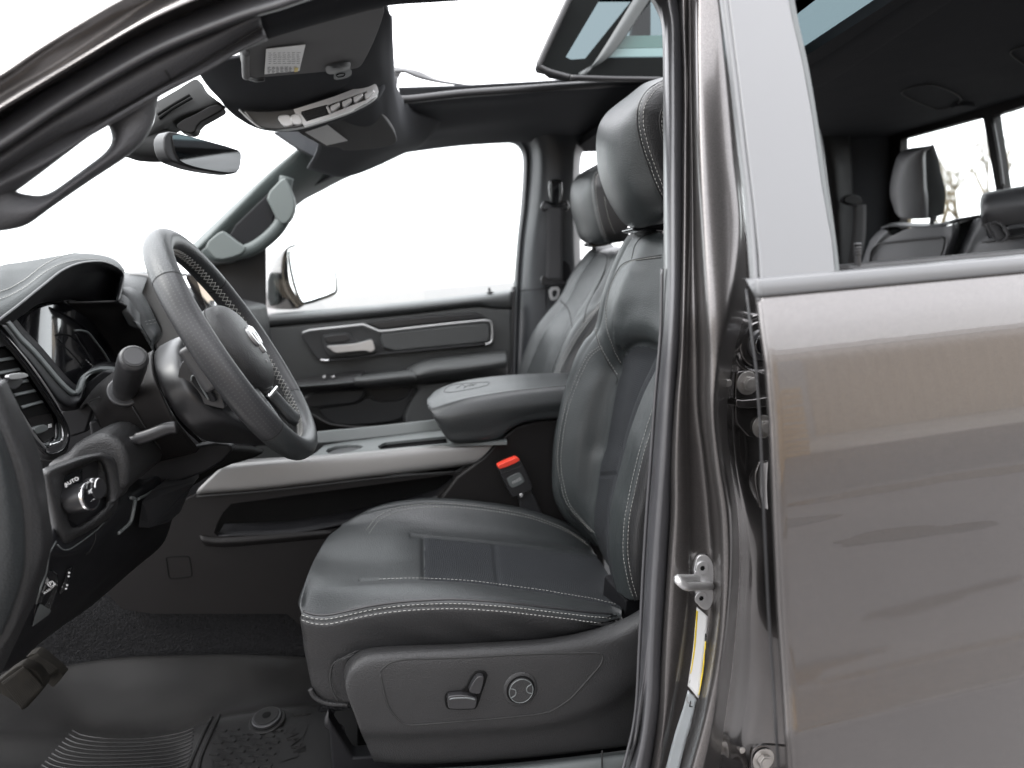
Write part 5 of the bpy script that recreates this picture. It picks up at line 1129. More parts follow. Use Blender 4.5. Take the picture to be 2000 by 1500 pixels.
# ================================================================ dashboard
DB = empty('dashboard', T)
XA = pt(229, 590, .82).x            # the plane of the cluster hood's rear edge
def ux(Q, dx=0.0): return [pt(x, y, 'x', XA+dx) for x, y in Q]
XV = XA+.02
brow = [(-40,660),(0,624),(35,597),(87,555),(122,528),(157,514),(196,511),(222,519),(238,531),(241,542),(238,562),(231,588)]
def off2(Q, k, cx=140, cy=610): return [(cx+(x-cx)*k, cy+(y-cy)*k) for x, y in Q]
seam_ = [(-80,612),(0,578),(21,570),(52,552),(87,524),(122,507),(157,500),(196,501),(222,510),(238,524),(243,540),(241,565)]
hood, HD = loft('cluster_hood', [
 ux([(-90,560),(0,519),(40,512),(80,505),(120,498),(160,494),(200,498),(222,505),(236,516),(243,530),(246,545),(243,566)], -.14),
 ux([(-90,585),(0,535),(30,528),(60,517),(95,505),(125,498),(160,495),(198,498),(222,506),(237,518),(244,532),(243,562)], -.08),
 ux([(-80,622),(0,577),(21,569),(52,551),(87,525),(122,508),(157,500),(196,501),(222,510),(238,523),(243,540),(241,565)], -.03),
 ux([(-60,640),(0,600),(28,583),(70,553),(105,525),(135,511),(160,506),(196,506),(222,514),(238,527),(242,542),(238,568)], -.008),
 ux(brow, 0),
 ux([(-30,672),(6,630),(40,602),(90,562),(124,535),(158,521),(194,518),(218,525),(232,535),(236,546),(232,566),(228,588)], -.004),
 ux([(0,690),(16,640),(50,611),(96,574),(130,552),(160,540),(190,534),(212,538),(224,545),(227,556),(226,575),(226,590)], -.02),
 ux([(14,640),(24,628),(50,604),(90,590),(128,586),(150,588),(170,596),(186,606),(198,604),(210,600),(220,598),(226,594)], -.055)], [DLE, PLAD], DB, nv=110, nu=8,
 disp=lambda u, v, x, y: -.002*gauss(u, 2, .10), matfn=lambda u, v, x, y: 1 if u > 4.2 else 0, thick=.004)
s1 = [(-20,590),(0,580),(21,572),(52,554),(87,527),(122,510),(157,503),(196,504),(222,513)]
dashes('hood_stitching', [HD.path([(x, y-9) for x, y in s1], .0012), HD.path([(x+2, y+5) for x, y in s1[:]], .0012)], STI, DB, r=.0007, L=.005)
tube('hood_piping', ux([(x, y) for x, y in brow], .001), .0018, SMB, DB, n=80)
loft('instrument_screen', [[pt(px, py+(k/4)*(yb-py), 'x', XA+dx-.018*(1-k/4)) for k in range(5)] for px, py, yb, dx in ((-8,610,720,-.100),(25,595,750,-.085),(55,580,770,-.072),(90,572,790,-.061),(125,570,790,-.055),(170,575,790,-.053),(235,590,790,-.055))], GLB, DB, nv=40, nu=6, thick=.004)
tube('screen_frame_line', ux(cl([(520,592),(560,590),(612,605),(660,660),(720,740),(765,815),(775,845)]), -.049), .0018, PLG, DB, n=40)
tube('screen_frame_line', ux(cl([(525,620),(560,680),(600,740),(640,810),(650,850)]), -.050), .0012, SMB, DB, n=40)
for k in range(4):
    p = ux(cl([(598+k*15, 795+k*14)]), -.050)[0]
    tube('gauge_mark', [p, p+Vector((0,.004,-.002))], .0007, INKL, DB, n=4)
loft('cluster_side', [ux(cl([(470,400),(560,470),(640,535),(720,640),(790,740),(830,830)]), -.055), ux(cl([(640,400),(700,430),(760,500),(840,590),(900,680),(950,750)]), -.03), ux(cl([(822,392),(870,420),(940,480),(1010,570),(1060,680),(1076,745)]), -.004), ux(cl([(830,384),(880,410),(950,470),(1020,560),(1068,670),(1082,740)]), -.01)], PLB, DB, nv=40)
lip = cl([(58,535),(90,575),(150,650),(240,740),(330,845),(380,905),(430,962),(480,1010),(515,1028),(548,1015),(562,970),(580,925),(620,885),(680,862),(740,860),(800,866)])
loft('cluster_lip', [ux([(x+2, y-7) for x, y in lip], -.03), ux([(x+3, y-3) for x, y in lip], -.004), ux(lip, 0), ux([(x-3, y+5) for x, y in lip], -.002), ux([(x-4, y+8) for x, y in lip], -.01)], PLG, DB, nv=100, nu=4)
loft('cluster_lower', [ux([(x-2, y+5) for x, y in lip[:12]], -.003), ux(cl([(10,560),(60,620),(130,720),(210,810),(300,930),(360,1020),(420,1090),(490,1120),(540,1100),(560,1080),(575,1040),(590,980)]), .004), ux(cl([(0,640),(50,700),(110,780),(200,890),(290,1000),(350,1090),(430,1150),(490,1150),(540,1140),(570,1110),(590,1060),(600,1000)]), -.02)], PLAD, DB, nv=60)
loft('cluster_inner_wall', [ux([(x+1, y-6) for x, y in lip], -.02), ux([(x+10, y-14) for x, y in lip], -.05)], PLAD, DB, nv=90, nu=2)
prism('pocket_under_cluster', cl([(420,1160),(560,1080),(600,960),(720,870),(800,880),(700,1000),(600,1300),(480,1340)], .62), PLAD, DB, t=.02, bev=.004)
# upper dash right of the cluster
loft('dash_wing', [cl([(790,180),(860,188),(1000,190),(1040,200)], .98), cl([(800,250),(860,258),(930,300),(985,360)], .92), cl([(815,390),(900,440),(950,520),(985,560)], .88), cl([(900,560),(985,600),(1040,690),(1065,740)], .88)], LEA, DB, nv=40)
hump, _h = loft('leather_pad', [cl([(855,262),(920,275),(990,330),(1040,410),(1090,520),(1122,590),(1115,640),(1075,690)], .93), cl([(850,300),(910,330),(960,390),(1010,470),(1050,560),(1085,610),(1090,640),(1070,700)], .90), cl([(828,385),(880,420),(940,480),(990,560),(1030,630),(1050,660),(1060,690),(1068,720)], .89)], LEA, DB, nv=50)
dashes('pad_stitching', [V(cl([(975,535),(1030,525),(1092,512)], .895)), V(cl([(985,552),(1035,545),(1100,535)], .895))], STI, DB, r=.0005)
prism('silver_fascia', c3([(697,236),(805,236),(865,262),(885,290),(935,400),(985,500),(1030,600),(1040,680),(990,700),(865,668),(858,640),(900,580),(895,545),(845,440),(800,370),(740,315),(690,290)], .97), SIL, DB, t=.03, bev=.006, ck=1)
tube('fascia_edge', c3([(866,268),(900,340),(960,470),(1040,620)], .962), .0028, CHR, DB, n=30)
loft('dash_top', [cl([(870,188),(960,186),(1010,188),(1090,230)], 1.0), cl([(870,184),(960,180),(1100,182),(1350,190)], 1.25)], LEA, DB, nv=20)
prism('centre_screen', c3([(1020,235),(1085,240),(1140,262),(1210,350),(1330,500),(1400,640),(1180,640),(1150,520),(1080,360)], .99), GLB, DB, t=.02, bev=.005, ck=1)
prism('screen_glass', c3([(1086,247),(1128,262),(1200,350),(1300,480),(1322,510),(1182,512),(1130,380)], .985), MIR, DB, t=.003, bev=.001, ck=1)
prism('dash_carcass', [(-100,600,1.02),(300,560,1.02),(480,600,1.02),(520,850,1.02),(430,960,1.02),(300,1020,1.02),(180,1100,1.02),(-100,1200,1.02)], PLAD, DB, t=.35, bev=.01)
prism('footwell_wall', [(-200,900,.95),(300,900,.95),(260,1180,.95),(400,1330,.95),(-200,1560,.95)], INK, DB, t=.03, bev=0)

# end of the dash, vent, light switch
db2, DL = loft('dash_end', [
 k0([(-140,700),(-140,850),(-140,1000),(-140,1150),(-140,1320)], .15),
 k0([(-60,740),(-30,830),(-12,900),(-8,1000),(-14,1100),(-60,1230),(-130,1330)], .145),
 k0([(-40,770),(0,850),(26,930),(40,1000),(44,1060),(40,1120),(18,1190),(-12,1250),(-90,1340)], .165),
 k0([(-36,768),(4,848),(30,928),(44,1000),(48,1060),(44,1122),(22,1195),(-8,1256),(-80,1345)], .18),
 k0([(-20,760),(18,840),(44,910),(58,970),(64,1040),(60,1110),(40,1190),(14,1250),(-60,1345)], .185),
 k0([(0,750),(28,830),(58,900),(74,960),(84,1020),(84,1080),(68,1140),(50,1190),(20,1250),(-20,1330)], .195),
 k0([(10,740),(40,800),(72,870),(86,930),(96,1000),(102,1050),(90,1110),(70,1170),(38,1240),(0,1320)], .23)], [LEA, PLA], DB, nv=110, nu=8,
 matfn=lambda u, v, x, y: 0 if u < 3 else 1)
vb = vt([(-140,-60),(-20,120),(60,180),(150,290),(330,490),(520,750),(640,940),(680,1060),(712,1180),(716,1290),(690,1350),(640,1400),(500,1420),(430,1400),(380,1370),(200,1100),(0,800),(-140,620)])
loft('vent_surround', [ux(vt([(-200,-40),(0,160),(180,360),(340,560),(560,870),(690,1100),(728,1250),(700,1400),(600,1480),(430,1470),(200,1230),(0,960),(-200,700)]), .0),
  ux(vt([(-200,-20),(0,170),(170,370),(330,580),(540,890),(670,1110),(705,1240),(680,1360),(590,1420),(470,1410),(230,1120),(0,810),(-200,570)]), .018),
  ux(vt([(-190,-10),(0,180),(160,375),(320,590),(530,900),(655,1110),(690,1230),(665,1330),(590,1385),(480,1375),(250,1080),(0,760),(-190,530)]), .012)], [PLA, GLB], DB, nv=100, nu=6, matfn=lambda u, v, x, y: 1 if u > 1.2 else 0)
prism('vent_frame', ux(vt([(-160,-30),(0,140),(60,200),(300,480),(500,760),(620,960),(650,1080),(665,1200),(655,1290),(610,1330),(500,1380),(460,1375),(400,1310),(200,980),(0,690),(-160,470)]), .008), GLB, DB, t=.01, bev=.002, d=(-1,0,0), ck=1)
tube('vent_chrome', ux(vt([(-160,-20),(0,150),(100,255),(300,490),(480,740),(600,940),(640,1040),(655,1160),(658,1250),(640,1290)]), .012), .0022, SAT, DB, n=80)
tube('vent_chrome', ux(vt([(-160,460),(0,660),(100,820),(200,980),(300,1140),(400,1290),(470,1370)]), .012), .0020, SAT, DB, n=80)
tube('vent_chrome', ux(vt([(520,1338),(640,1295)]), .013), .0018, CHR, DB, n=6)
loft('vent_inner_band', [ux(vt([(80,320),(130,290),(380,640),(600,980),(640,1080),(650,1200),(640,1275),(500,1340)]), .010), ux(vt([(75,335),(230,570),(370,790),(510,1000),(560,1070),(578,1240),(520,1290),(450,1310)]), .006)], PLG, DB, nv=50, nu=3)
prism('vent_cavity', ux(vt([(-120,330),(80,330),(235,560),(380,790),(530,1010),(560,1080),(575,1240),(460,1305),(380,1220),(200,930),(0,620),(-120,460)]), .0085), INK, DB, t=.002, bev=0, d=(-1,0,0))
for q in ([(-60,452),(0,445),(135,425)], [(-60,592),(0,580),(200,540)], [(120,700),(150,690),(290,660)], [(150,812),(250,790),(365,765)], [(228,940),(330,910),(440,880)]):
    tube('vent_louvre', ux(vt(q), .0095), .0012, PLG, DB, r2=.0022, n=12)
prism('vent_tab', ux(vt([(88,610),(105,590),(250,575),(300,600),(300,620),(200,645),(120,650),(92,635)]), .026), SAT, DB, t=.004, bev=.0015, d=(-1,0,0), ck=1)
prism('vent_tab_stem', ux(vt([(80,650),(110,640),(240,640),(250,670),(190,745),(120,750),(80,720)]), .020), SMB, DB, t=.012, bev=.002, d=(-1,0,0), ck=1)
prism('vent_sill', ux(vt([(290,1060),(400,1030),(535,1005),(560,1080),(575,1240),(460,1305),(380,1220)]), .0100), PLB, DB, t=.002, bev=0, d=(-1,0,0))
prism('vent_wheel', ux(vt([(355,1165),(380,1145),(450,1118),(490,1125),(512,1150),(505,1180),(400,1222),(375,1205)]), .016), PLG, DB, t=.006, bev=.0015, d=(-1,0,0), ck=1)
for k in range(3): tube('airflow_mark', ux(vt([(505,1122+k*14),(540,1116+k*14)]), .0112), .0005, PRT, DB, n=4)
prism('headlamp_leveller', ux(vt([(-10,182),(60,180),(110,250),(105,290),(0,310),(-60,310),(-60,190)]), .014), SMB, DB, t=.004, bev=.001, d=(-1,0,0), ck=1)
prism('dash_shelf', k0([(85,925),(90,905),(122,893),(148,862),(200,845),(236,862),(252,905),(246,960),(200,985),(100,960)], .36), PLA, DB, t=.25, bev=.012, ck=1)
ob = lk([(370,210),(385,175),(430,150),(700,60),(900,20),(980,25),(1080,70),(1140,190),(1180,330),(1140,400),(1090,430),(1075,520),(1020,600),(950,660),(700,810),(600,900),(540,870),(500,800),(440,560),(400,380)])
ib = lk([(590,232),(612,215),(700,172),(860,98),(900,92),(925,112),(958,195),(980,350),(972,480),(940,540),(890,580),(790,650),(680,712),(650,712),(632,670),(600,520),(588,380),(582,280),(585,255),(587,240)])
def mixl(A, B, t): return [(a[0]+(b[0]-a[0])*t, a[1]+(b[1]-a[1])*t) for a, b in zip(A, B)]
def yv(x): return .25+(x-80)/160*.12
loft('light_switch_bezel', [[(x, y, yv(x)+.06) for x, y in ob], [(x, y, yv(x)+.012) for x, y in mixl(ob, ib, .06)], [(x, y, yv(x)-.004) for x, y in mixl(ob, ib, .35)], [(x, y, yv(x)) for x, y in mixl(ob, ib, .8)], [(x, y, yv(x)+.012) for x, y in ib], [(x, y, yv(x)+.03) for x, y in mixl(ob, ib, 1.04)]], PLA, DB, nv=120, closed=True, nu=6)
prism('light_switch_plate', [(x, y, yv(x)+.026) for x, y in ib], SMB, DB, t=.01, bev=0)
prism('light_switch_window', [(x, y, yv(x)+.024) for x, y in lk([(592,300),(600,225),(750,170),(760,340),(640,400)])], GLB, DB, t=.003, bev=0)
kb = pt(*lk([(640,450)])[0], .292); ke = pt(*lk([(757,447)])[0], .283); kax = (ke-kb).normalized()
kax = Vector((.93, -.18, .10)).normalized()
cyl('light_knob', kb, kax, .0165, .024, SMB, DB, bev=.002)
cyl('light_knob_ring', kb+kax*.0215, kax, .0172, .0035, CHR, DB, bev=.0008)
cyl('light_knob_face', kb+kax*.0245, kax, .0150, .0009, GLB, DB, bev=.0004)
kr = Vector((0,1,0)); kr = (kr-kax*kr.dot(kax)).normalized()
text('light_knob_symbol', '\u2261D', kb+kax*.0257+Vector((0,0,.005)), kr, (0,0,1), .007, PRT, DB)
text('light_knob_symbol', '\u2261O', kb+kax*.0257+Vector((0,0,-.007)), kr, (0,0,1), .006, PRT, DB)
text('auto_lettering', 'AUTO', pt(*lk([(655,285)])[0], .28), (.9,0.3,.34), (-.3,0,1), .0055, PRT, DB)
text('auto_lettering', 'o', pt(*lk([(605,325)])[0], .276), (.9,0.3,.4), (-.3,0,1), .0045, PRT, DB)
for k, x in enumerate((810, 862)):
    p = pt(*lk([(x,350)])[0], .302)
    cyl('dimmer_wheel', p, (.93,-.25,.05), .0125, .006, SMB, DB, bev=.001)
    tube('dimmer_mark', [p+Vector((.006,-.002,0))+Vector((0.0, math.sin(a)*.0118, math.cos(a)*.0118)) for a in [(-.5+i*.1)-.7 for i in range(16)]], .0006, PRT, DB, n=20)
for a, b in ((( 832,320),(836,400)), ((848,325),(853,395))): tube('dimmer_mark', lk([a, b], .292), .0005, PRT, DB, n=4)
text('dimmer_symbol', '*', pt(*lk([(842,292)])[0], .292), (1,0,0), (0,0,1), .006, PRT, DB)
text('dimmer_symbol', 'o', pt(*lk([(840,428)])[0], .292), (1,0,0), (0,0,1), .005, PRT, DB)
# knee panel
kp, KP = loft('knee_panel', [
 k0([(150,880,.42),(205,870,.46),(240,880,.50),(250,930,.52),(300,930,.60),(350,905,.66),(385,880,.72)]),
 k0([(98,1060,.26),(140,1075,.30),(185,1040,.36),(235,990,.42),(275,955,.50),(320,925,.58),(380,900,.70)]),
 k0([(90,1095,.27),(150,1085,.32),(205,1055,.38),(250,1015,.44),(300,985,.53),(340,950,.60),(378,935,.68)]),
 k0([(78,1150,.28),(130,1125,.32),(190,1100,.39),(245,1065,.46),(290,1030,.53),(330,990,.60),(362,965,.68)]),
 k0([(50,1205,.29),(105,1180,.33),(165,1150,.40),(220,1115,.47),(265,1080,.54),(305,1040,.60),(340,1005,.68)]),
 k0([(20,1262,.30),(75,1225,.34),(135,1190,.41),(185,1155,.48),(230,1125,.54),(275,1090,.60),(318,1062,.68)]),
 k0([(-10,1318,.31),(40,1288,.36),(85,1250,.43),(130,1216,.50),(178,1183,.56),(220,1148,.62),(270,1104,.68)]),
 k0([(-20,1325,.40),(30,1295,.45),(75,1255,.50),(120,1222,.56),(165,1190,.62),(205,1158,.68),(255,1115,.74)])], PLAD, DB, nv=60, nu=8)
def kt(name, Q, r, m, fx=lk, off=.0004):
    P = KP.path(fx(Q), off)
    if len(P) > 2: tube(name, P, r, m, DB, raw=True, ns=8)
kt('panel_joint', [(511,832),(455,930),(440,1000),(420,1120),(380,1230),(330,1400)], .0009, PLG)
kt('panel_joint', [(520,860),(570,905),(630,905),(720,850),(865,742),(950,660)], .0008, PLG)
kt('panel_joint', [(870,742),(868,820),(820,920),(780,950)], .0008, PLB)
kt('cover_edge', [(1180,435),(1225,450),(1210,560),(1185,650),(1130,710),(1075,755)], .0028, PLG, off=.001)
kt('cover_edge', [(1240,452),(1400,360),(1590,215)], .0022, PLG, off=.003)
prism('release_cover', [KP.on(x, y, .010) or pt(x, y, .5) for x, y in lk([(1238,445),(1590,200),(1660,165),(1740,190),(1770,240),(1740,330),(1560,620),(1200,720),(1210,600)])], SMB, DB, t=.012, bev=.003, ck=1)
prism('button_panel', [KP.on(x, y, .0012) or pt(x, y, .3) for x, y in pdl([(420,140),(490,190),(480,330),(440,440),(420,500),(260,630),(300,450),(350,320)])], GLB, DB, t=.003, bev=.0008)
prism('pocket_slope', [KP.on(x, y, .0022) or pt(x, y, .3) for x, y in pdl([(325,435),(345,440),(425,490),(405,525),(262,630),(285,540)])], PLG, DB, t=.002, bev=.0008)
prism('button_strip', [KP.on(x, y, .002) or pt(x, y, .3) for x, y in pdl([(570,130),(612,112),(598,200),(560,300),(505,350),(500,320),(540,240)])], GLB, DB, t=.003, bev=.0006)
p = KP.on(*pdl([(415,250)])[0], .0035) or pt(*pdl([(415,250)])[0], .3)
text('parking_brake_symbol', '(P)', p, (.9,.3,.35), (-.3,0,1), .006, PRT, DB)
p = KP.on(*pdl([(410,295)])[0], .0035) or pt(*pdl([(410,295)])[0], .3)
text('pull_off_lettering', 'PULL OFF', p, (.8,.3,.55), (-.5,0,1), .0036, PRT, DB)
for a in ((567,155),(563,185),(550,262),(541,292)):
    p = KP.on(*pdl([a])[0], .0045) or pt(*pdl([a])[0], .3)
    cyl('pedal_button_mark', p, (0,-1,0), .0011, .0004, PRT, DB, ns=12, bev=.0001)

# ================================================================ steering column, wheel
SC = empty('steering_column', T)
loft('lower_shroud', [
 c3([(440,1000,.66),(450,980,.56),(480,960,.50),(520,1010,.47),(560,1100,.47),(620,1180,.50),(700,1250,.56)]),
 c3([(540,880,.62),(545,860,.54),(560,880,.48),(600,960,.455),(650,1080,.455),(720,1190,.47),(800,1300,.54)]),
 c3([(700,760,.62),(705,740,.54),(700,780,.48),(720,900,.44),(760,1020,.435),(830,1140,.45),(930,1280,.54)]),
 c3([(830,690,.62),(832,680,.54),(830,700,.48),(850,820,.43),(910,960,.42),(980,1090,.43),(1090,1240,.52)]),
 c3([(850,670,.62),(853,670,.54),(850,690,.49),(868,810,.44),(925,950,.43),(1000,1080,.44),(1110,1220,.52)])], PLB, SC, nv=60, nu=8)
tube('shroud_joint', [pt(x, y, v) for x, y, v in c3([(720,945,.437),(760,1020,.432),(830,1130,.445),(900,1220,.49)])], .0009, STD, SC, n=30)
tube('shroud_joint', [pt(x, y, v) for x, y, v in c3([(495,958,.475),(555,930,.465)])], .0009, STD, SC, n=12)
loft('column_gap', [c3([(855,690,.50),(870,810,.455),(928,950,.445),(1003,1080,.455),(1115,1190,.52)]), c3([(870,680,.50),(885,800,.455),(943,940,.445),(1018,1070,.455),(1130,1180,.52)])], INK, SC, nv=30)
loft('wheel_back_cover', [
 c3([(875,665,.60),(862,690,.50),(862,780,.455),(915,915,.43),(990,1040,.43),(1080,1130,.45),(1150,1175,.54)]),
 c3([(900,640,.60),(885,665,.50),(888,770,.44),(945,900,.418),(1020,1020,.418),(1110,1120,.44),(1220,1185,.54)]),
 c3([(1010,590,.60),(985,610,.50),(975,720,.44),(1030,850,.415),(1110,980,.415),(1210,1090,.44),(1340,1190,.54)]),
 c3([(1080,590,.60),(1050,620,.52),(1060,720,.45),(1120,850,.43),(1200,970,.43),(1300,1080,.45),(1430,1200,.54)]),
 c3([(1200,600,.60),(1150,640,.54),(1160,750,.48),(1220,880,.46),(1300,1000,.46),(1400,1100,.48),(1530,1200,.56)])], SMB, SC, nv=70, nu=8)
prism('switch_housing', c3([(1000,760),(1040,700),(1090,690),(1150,760),(1240,940),(1260,1000),(1210,990),(1100,960),(1030,900),(990,830)], .418), SMB, SC, t=.02, bev=.006, ck=1)
prism('rocker', c3([(1060,830),(1070,795),(1100,793),(1130,830),(1200,935),(1205,960),(1170,955),(1100,890)], .405), PLAD, SC, t=.012, bev=.004, ck=1)
tube('rocker_edge', c3([(1068,840),(1072,815),(1090,812),(1110,850),(1165,945)], .4035), .0013, PLG, SC, n=30)
sa, sb = pt(240, 775, .455), pt(262, 697, .335)
cyl('stalk_boot', sa+(sb-sa)*.12, (sb-sa), .0215, .006, SMB, SC, bev=.003)
ax_ = (sb-sa).normalized(); Ls = (sb-sa).length
prof_s = [(0,.0135),(.15,.0140),(.35,.0160),(.55,.0168),(.8,.0174),(.93,.0172),(.975,.0162),(1,.0140)]
def prad(t):
    for (a, ra), (b, rb_) in zip(prof_s, prof_s[1:]):
        if a <= t <= b: return ra+(rb_-ra)*(t-a)/(b-a)
    return prof_s[-1][1]
tube('turn_signal_stalk', [sa+(sb-sa)*(i/40) for i in range(41)], prad, SMB, SC, ns=40, raw=True)
cyl('stalk_cap', sb-ax_*.001, ax_, .0134, .003, PLA, SC, bev=.001)
cyl('stalk_cap_centre', sb+ax_*.0018, ax_, .0110, .0009, SMB, SC, bev=.0006)
tube('tilt_lever', c3([(660,1185),(760,1165),(840,1140),(930,1105),(985,1098)], .40), lambda t: .0085 if t > .3 else .006, SMB, SC, r2=lambda t: .006, n=30, up=(0,0,1))
prism('column_underside', c3([(480,1000),(720,1200),(960,1270),(1150,1180),(1330,1200),(1200,1330),(960,1420),(860,1500),(700,1400),(520,1260)], .56), PLAD, SC, t=.03, bev=.01, ck=1)
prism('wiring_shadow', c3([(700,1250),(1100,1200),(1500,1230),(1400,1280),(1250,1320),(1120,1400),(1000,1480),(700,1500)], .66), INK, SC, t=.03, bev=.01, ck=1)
# wheel in its own frame
SW = empty('steering_wheel', T); tag(SW, 'black leather steering wheel, perforated at the sides, with pale cross stitching')
WC = pt(469, 682, .50); ang = math.radians(25.5)
wn_ = Vector((math.cos(ang), 0, math.sin(ang))); wu = Vector((-math.sin(ang), 0, math.cos(ang))); wr = Vector((0,1,0))
yaw = math.radians(0); R0 = .180
def wl(a, b, c=0): return WC+wr*a+wu*b+wn_*c
def rim(t):     # t: 0 at top, clockwise seen by the driver
    a = R0*1.00*math.sin(t); b = R0*math.cos(t)
    k = 1-.045*max(0, -math.cos(t))**3
    return a, b*k
def rimseg(name, t0, t1, m, r=.0165, n=60, uv=False, r2=.0185):
    vs = []; fs = []; ns = 28; uvs = []
    closed = abs(t1-t0-2*math.pi) < 1e-6
    for i in range(n+1):
        t = t0+(t1-t0)*i/n; a, b = rim(t); da, db = rim(t+.01); ea, eb = rim(t-.01)
        T_ = Vector((da-ea, db-eb, 0)).normalized(); o = Vector((T_.y*-1, T_.x, 0)); o = -o if o.dot(Vector((a, b, 0))) < 0 else o
        for k in range(ns+1):
            ph = 2*math.pi*k/ns
            q = Vector((a, b, 0))+o*math.cos(ph)*r+Vector((0,0,1))*math.sin(ph)*r2
            vs.append(wl(*q)); uvs.append((t*R0*215, ph*r*215))
    for i in range(n):
        for k in range(ns):
            A = i*(ns+1)+k; fs.append((A, A+1, A+ns+2, A+ns+1))
    me = bpy.data.meshes.new(name); me.from_pydata(vs, [], fs)
    l = me.uv_layers.new(name='p')
    for p in me.polygons:
        for li, vi in zip(p.loop_indices, p.vertices): l.data[li].uv = uvs[vi]
    return link(name, me, m, SW)
D2 = math.radians
segs = [(-52, 52, LEA), (52, 128, PRF), (128, 232, LEA), (232, 308, PRF)]
for a, b, m in segs: rimseg('rim_leather' if m is LEA else 'rim_perforated_grip', D2(a+.35), D2(b-.35), m, n=80)
for a in (52, 128, 232, 308):
    rimseg('rim_joint', D2(a-.4), D2(a+.4), STD, r=.0161, r2=.0181, n=4)
# cross stitching on the inner side of the rim
def inner(t, ph, off=.0006, r=.0165, r2=.0185):
    a, b = rim(t); o = Vector((a, b, 0)).normalized()
    q = Vector((a, b, 0))-o*math.cos(ph)*(r+off)+Vector((0,0,1))*math.sin(ph)*(r2+off)
    return wl(*q)
paths = []
t = D2(-75)
bm = bmesh.new()
N_ = 0
for t0 in [D2(x) for x in range(-178, 180, 3)]:
    dg = math.degrees(t0)
    if 86 < abs(dg) < 96 : continue
    w_a = .22
    for (pa_, pb_) in ((-.30, .30), (.30, -.30)):
        P = [inner(t0+D2(3.2)*s, pa_+(pb_-pa_)*s) for s in (0, .25, .5, .75, 1)]
        sweep(bm, P, .00050, ns=5)
bmesh.ops.recalc_face_normals(bm, faces=bm.faces)
me = bpy.data.meshes.new('rim_stitching'); bm.to_mesh(me); bm.free(); link('rim_stitching', me, STI, SW)
# hub pad
def wloft(name, rows, m, nu=8, nv=60, **k): return loft(name, [[wl(*p) for p in r] for r in rows], m, SW, nu=nu, nv=nv, **k)
def ring_(sx, sy, c, oy=0, n=24, pw=2.6):
    out = []
    for i in range(n):
        t_ = 2*math.pi*i/n; cs, sn = math.cos(t_), math.sin(t_)
        x = math.copysign(abs(cs)**(2/pw), cs)*sx; y = math.copysign(abs(sn)**(2/pw), sn)*sy
        if y < 0: x *= 1-.22*(-y/sy)**1.5
        out.append((x, y+oy, c))
    return out
hub, HB = wloft('airbag_cover', [ring_(.074,.066,-.045), ring_(.080,.071,-.02), ring_(.081,.072,.0), ring_(.075,.067,.012), ring_(.055,.050,.021), ring_(.030,.028,.025), ring_(.004,.004,.026)], PLA, closed=True, nv=72, thick=0)
tube('airbag_joint', [wl(*p) for p in ring_(.0815,.0725,-.004)], .0009, STD, SW, closed=True, n=120)
for sx in (-1, 1):
    prism('side_spoke', [wl(sx*a, b, -.016) for a, b in ((.070,.030),(.110,.026),(.168,.034),(.172,-.030),(.110,-.024),(.070,-.030))], SMB, SW, t=.018, bev=.006, d=-wn_)
    prism('button_pod', [wl(sx*a, b, -.010) for a, b in ((.086,.030),(.128,.028),(.138,.012),(.132,-.022),(.120,-.030),(.086,-.026))], GLB, SW, t=.010, bev=.003, d=-wn_, ck=1)
    tube('button_pod_chrome', [wl(sx*a, b, -.009) for a, b in ((.086,.032),(.126,.031),(.139,.020),(.141,.004),(.134,-.024),(.122,-.032),(.086,-.028))], .0016, SAT, SW, n=60)
    for (a, b) in ((.098,.016),(.116,.016),(.107,0),(.098,-.014),(.116,-.014)):
        prism('wheel_button', [wl(sx*(a+u), b+v, -.0075) for u, v in ((-.007,-.006),(.007,-.006),(.007,.006),(-.007,.006))], SMB, SW, t=.004, bev=.0012, d=-wn_)
    loft('lower_spoke', [[wl(sx*a, b, c) for a, b, c in ((.030,-.060,-.012),(.040,-.100,-.008),(.050,-.135,-.004),(.075,-.158,0))], [wl(sx*a, b, c) for a, b, c in ((.045,-.058,-.002),(.056,-.098,.002),(.068,-.128,.004),(.092,-.148,.006))], [wl(sx*a, b, c) for a, b, c in ((.060,-.052,-.010),(.075,-.090,-.006),(.088,-.118,-.002),(.112,-.135,0))]], LEA, SW, nv=20, nu=6, thick=.01)
tube('lower_spoke_chrome', [wl(a, -.078, .004) for a in (-.045,-.02,0,.02,.045)], .004, CHR, SW, n=20)
# silver emblem: a horned head
em = [(-.006,.020),(.006,.020),(.012,.016),(.020,.018),(.026,.010),(.026,-.002),(.020,-.012),(.014,-.014),(.012,-.008),(.018,-.004),(.018,.006),(.013,.010),(.009,.006),(.007,-.006),(.005,-.020),(.003,-.026),(-.003,-.026),(-.005,-.020),(-.007,-.006),(-.009,.006),(-.013,.010),(-.018,.006),(-.018,-.004),(-.012,-.008),(-.014,-.014),(-.020,-.012),(-.026,-.002),(-.026,.010),(-.020,.018),(-.012,.016)]
prism('emblem', [wl(a, b+.004, .030) for a, b in em], SAT, SW, t=.008, bev=.0018, d=-wn_, ck=1)
text('airbag_lettering', 'SRS', wl(-.012,-.034,.0246), wr, wu, .0065, INKL, SW)
text('airbag_lettering', 'AIRBAG', wl(.024,-.044,.0215), wr, wu, .005, INKL, SW)

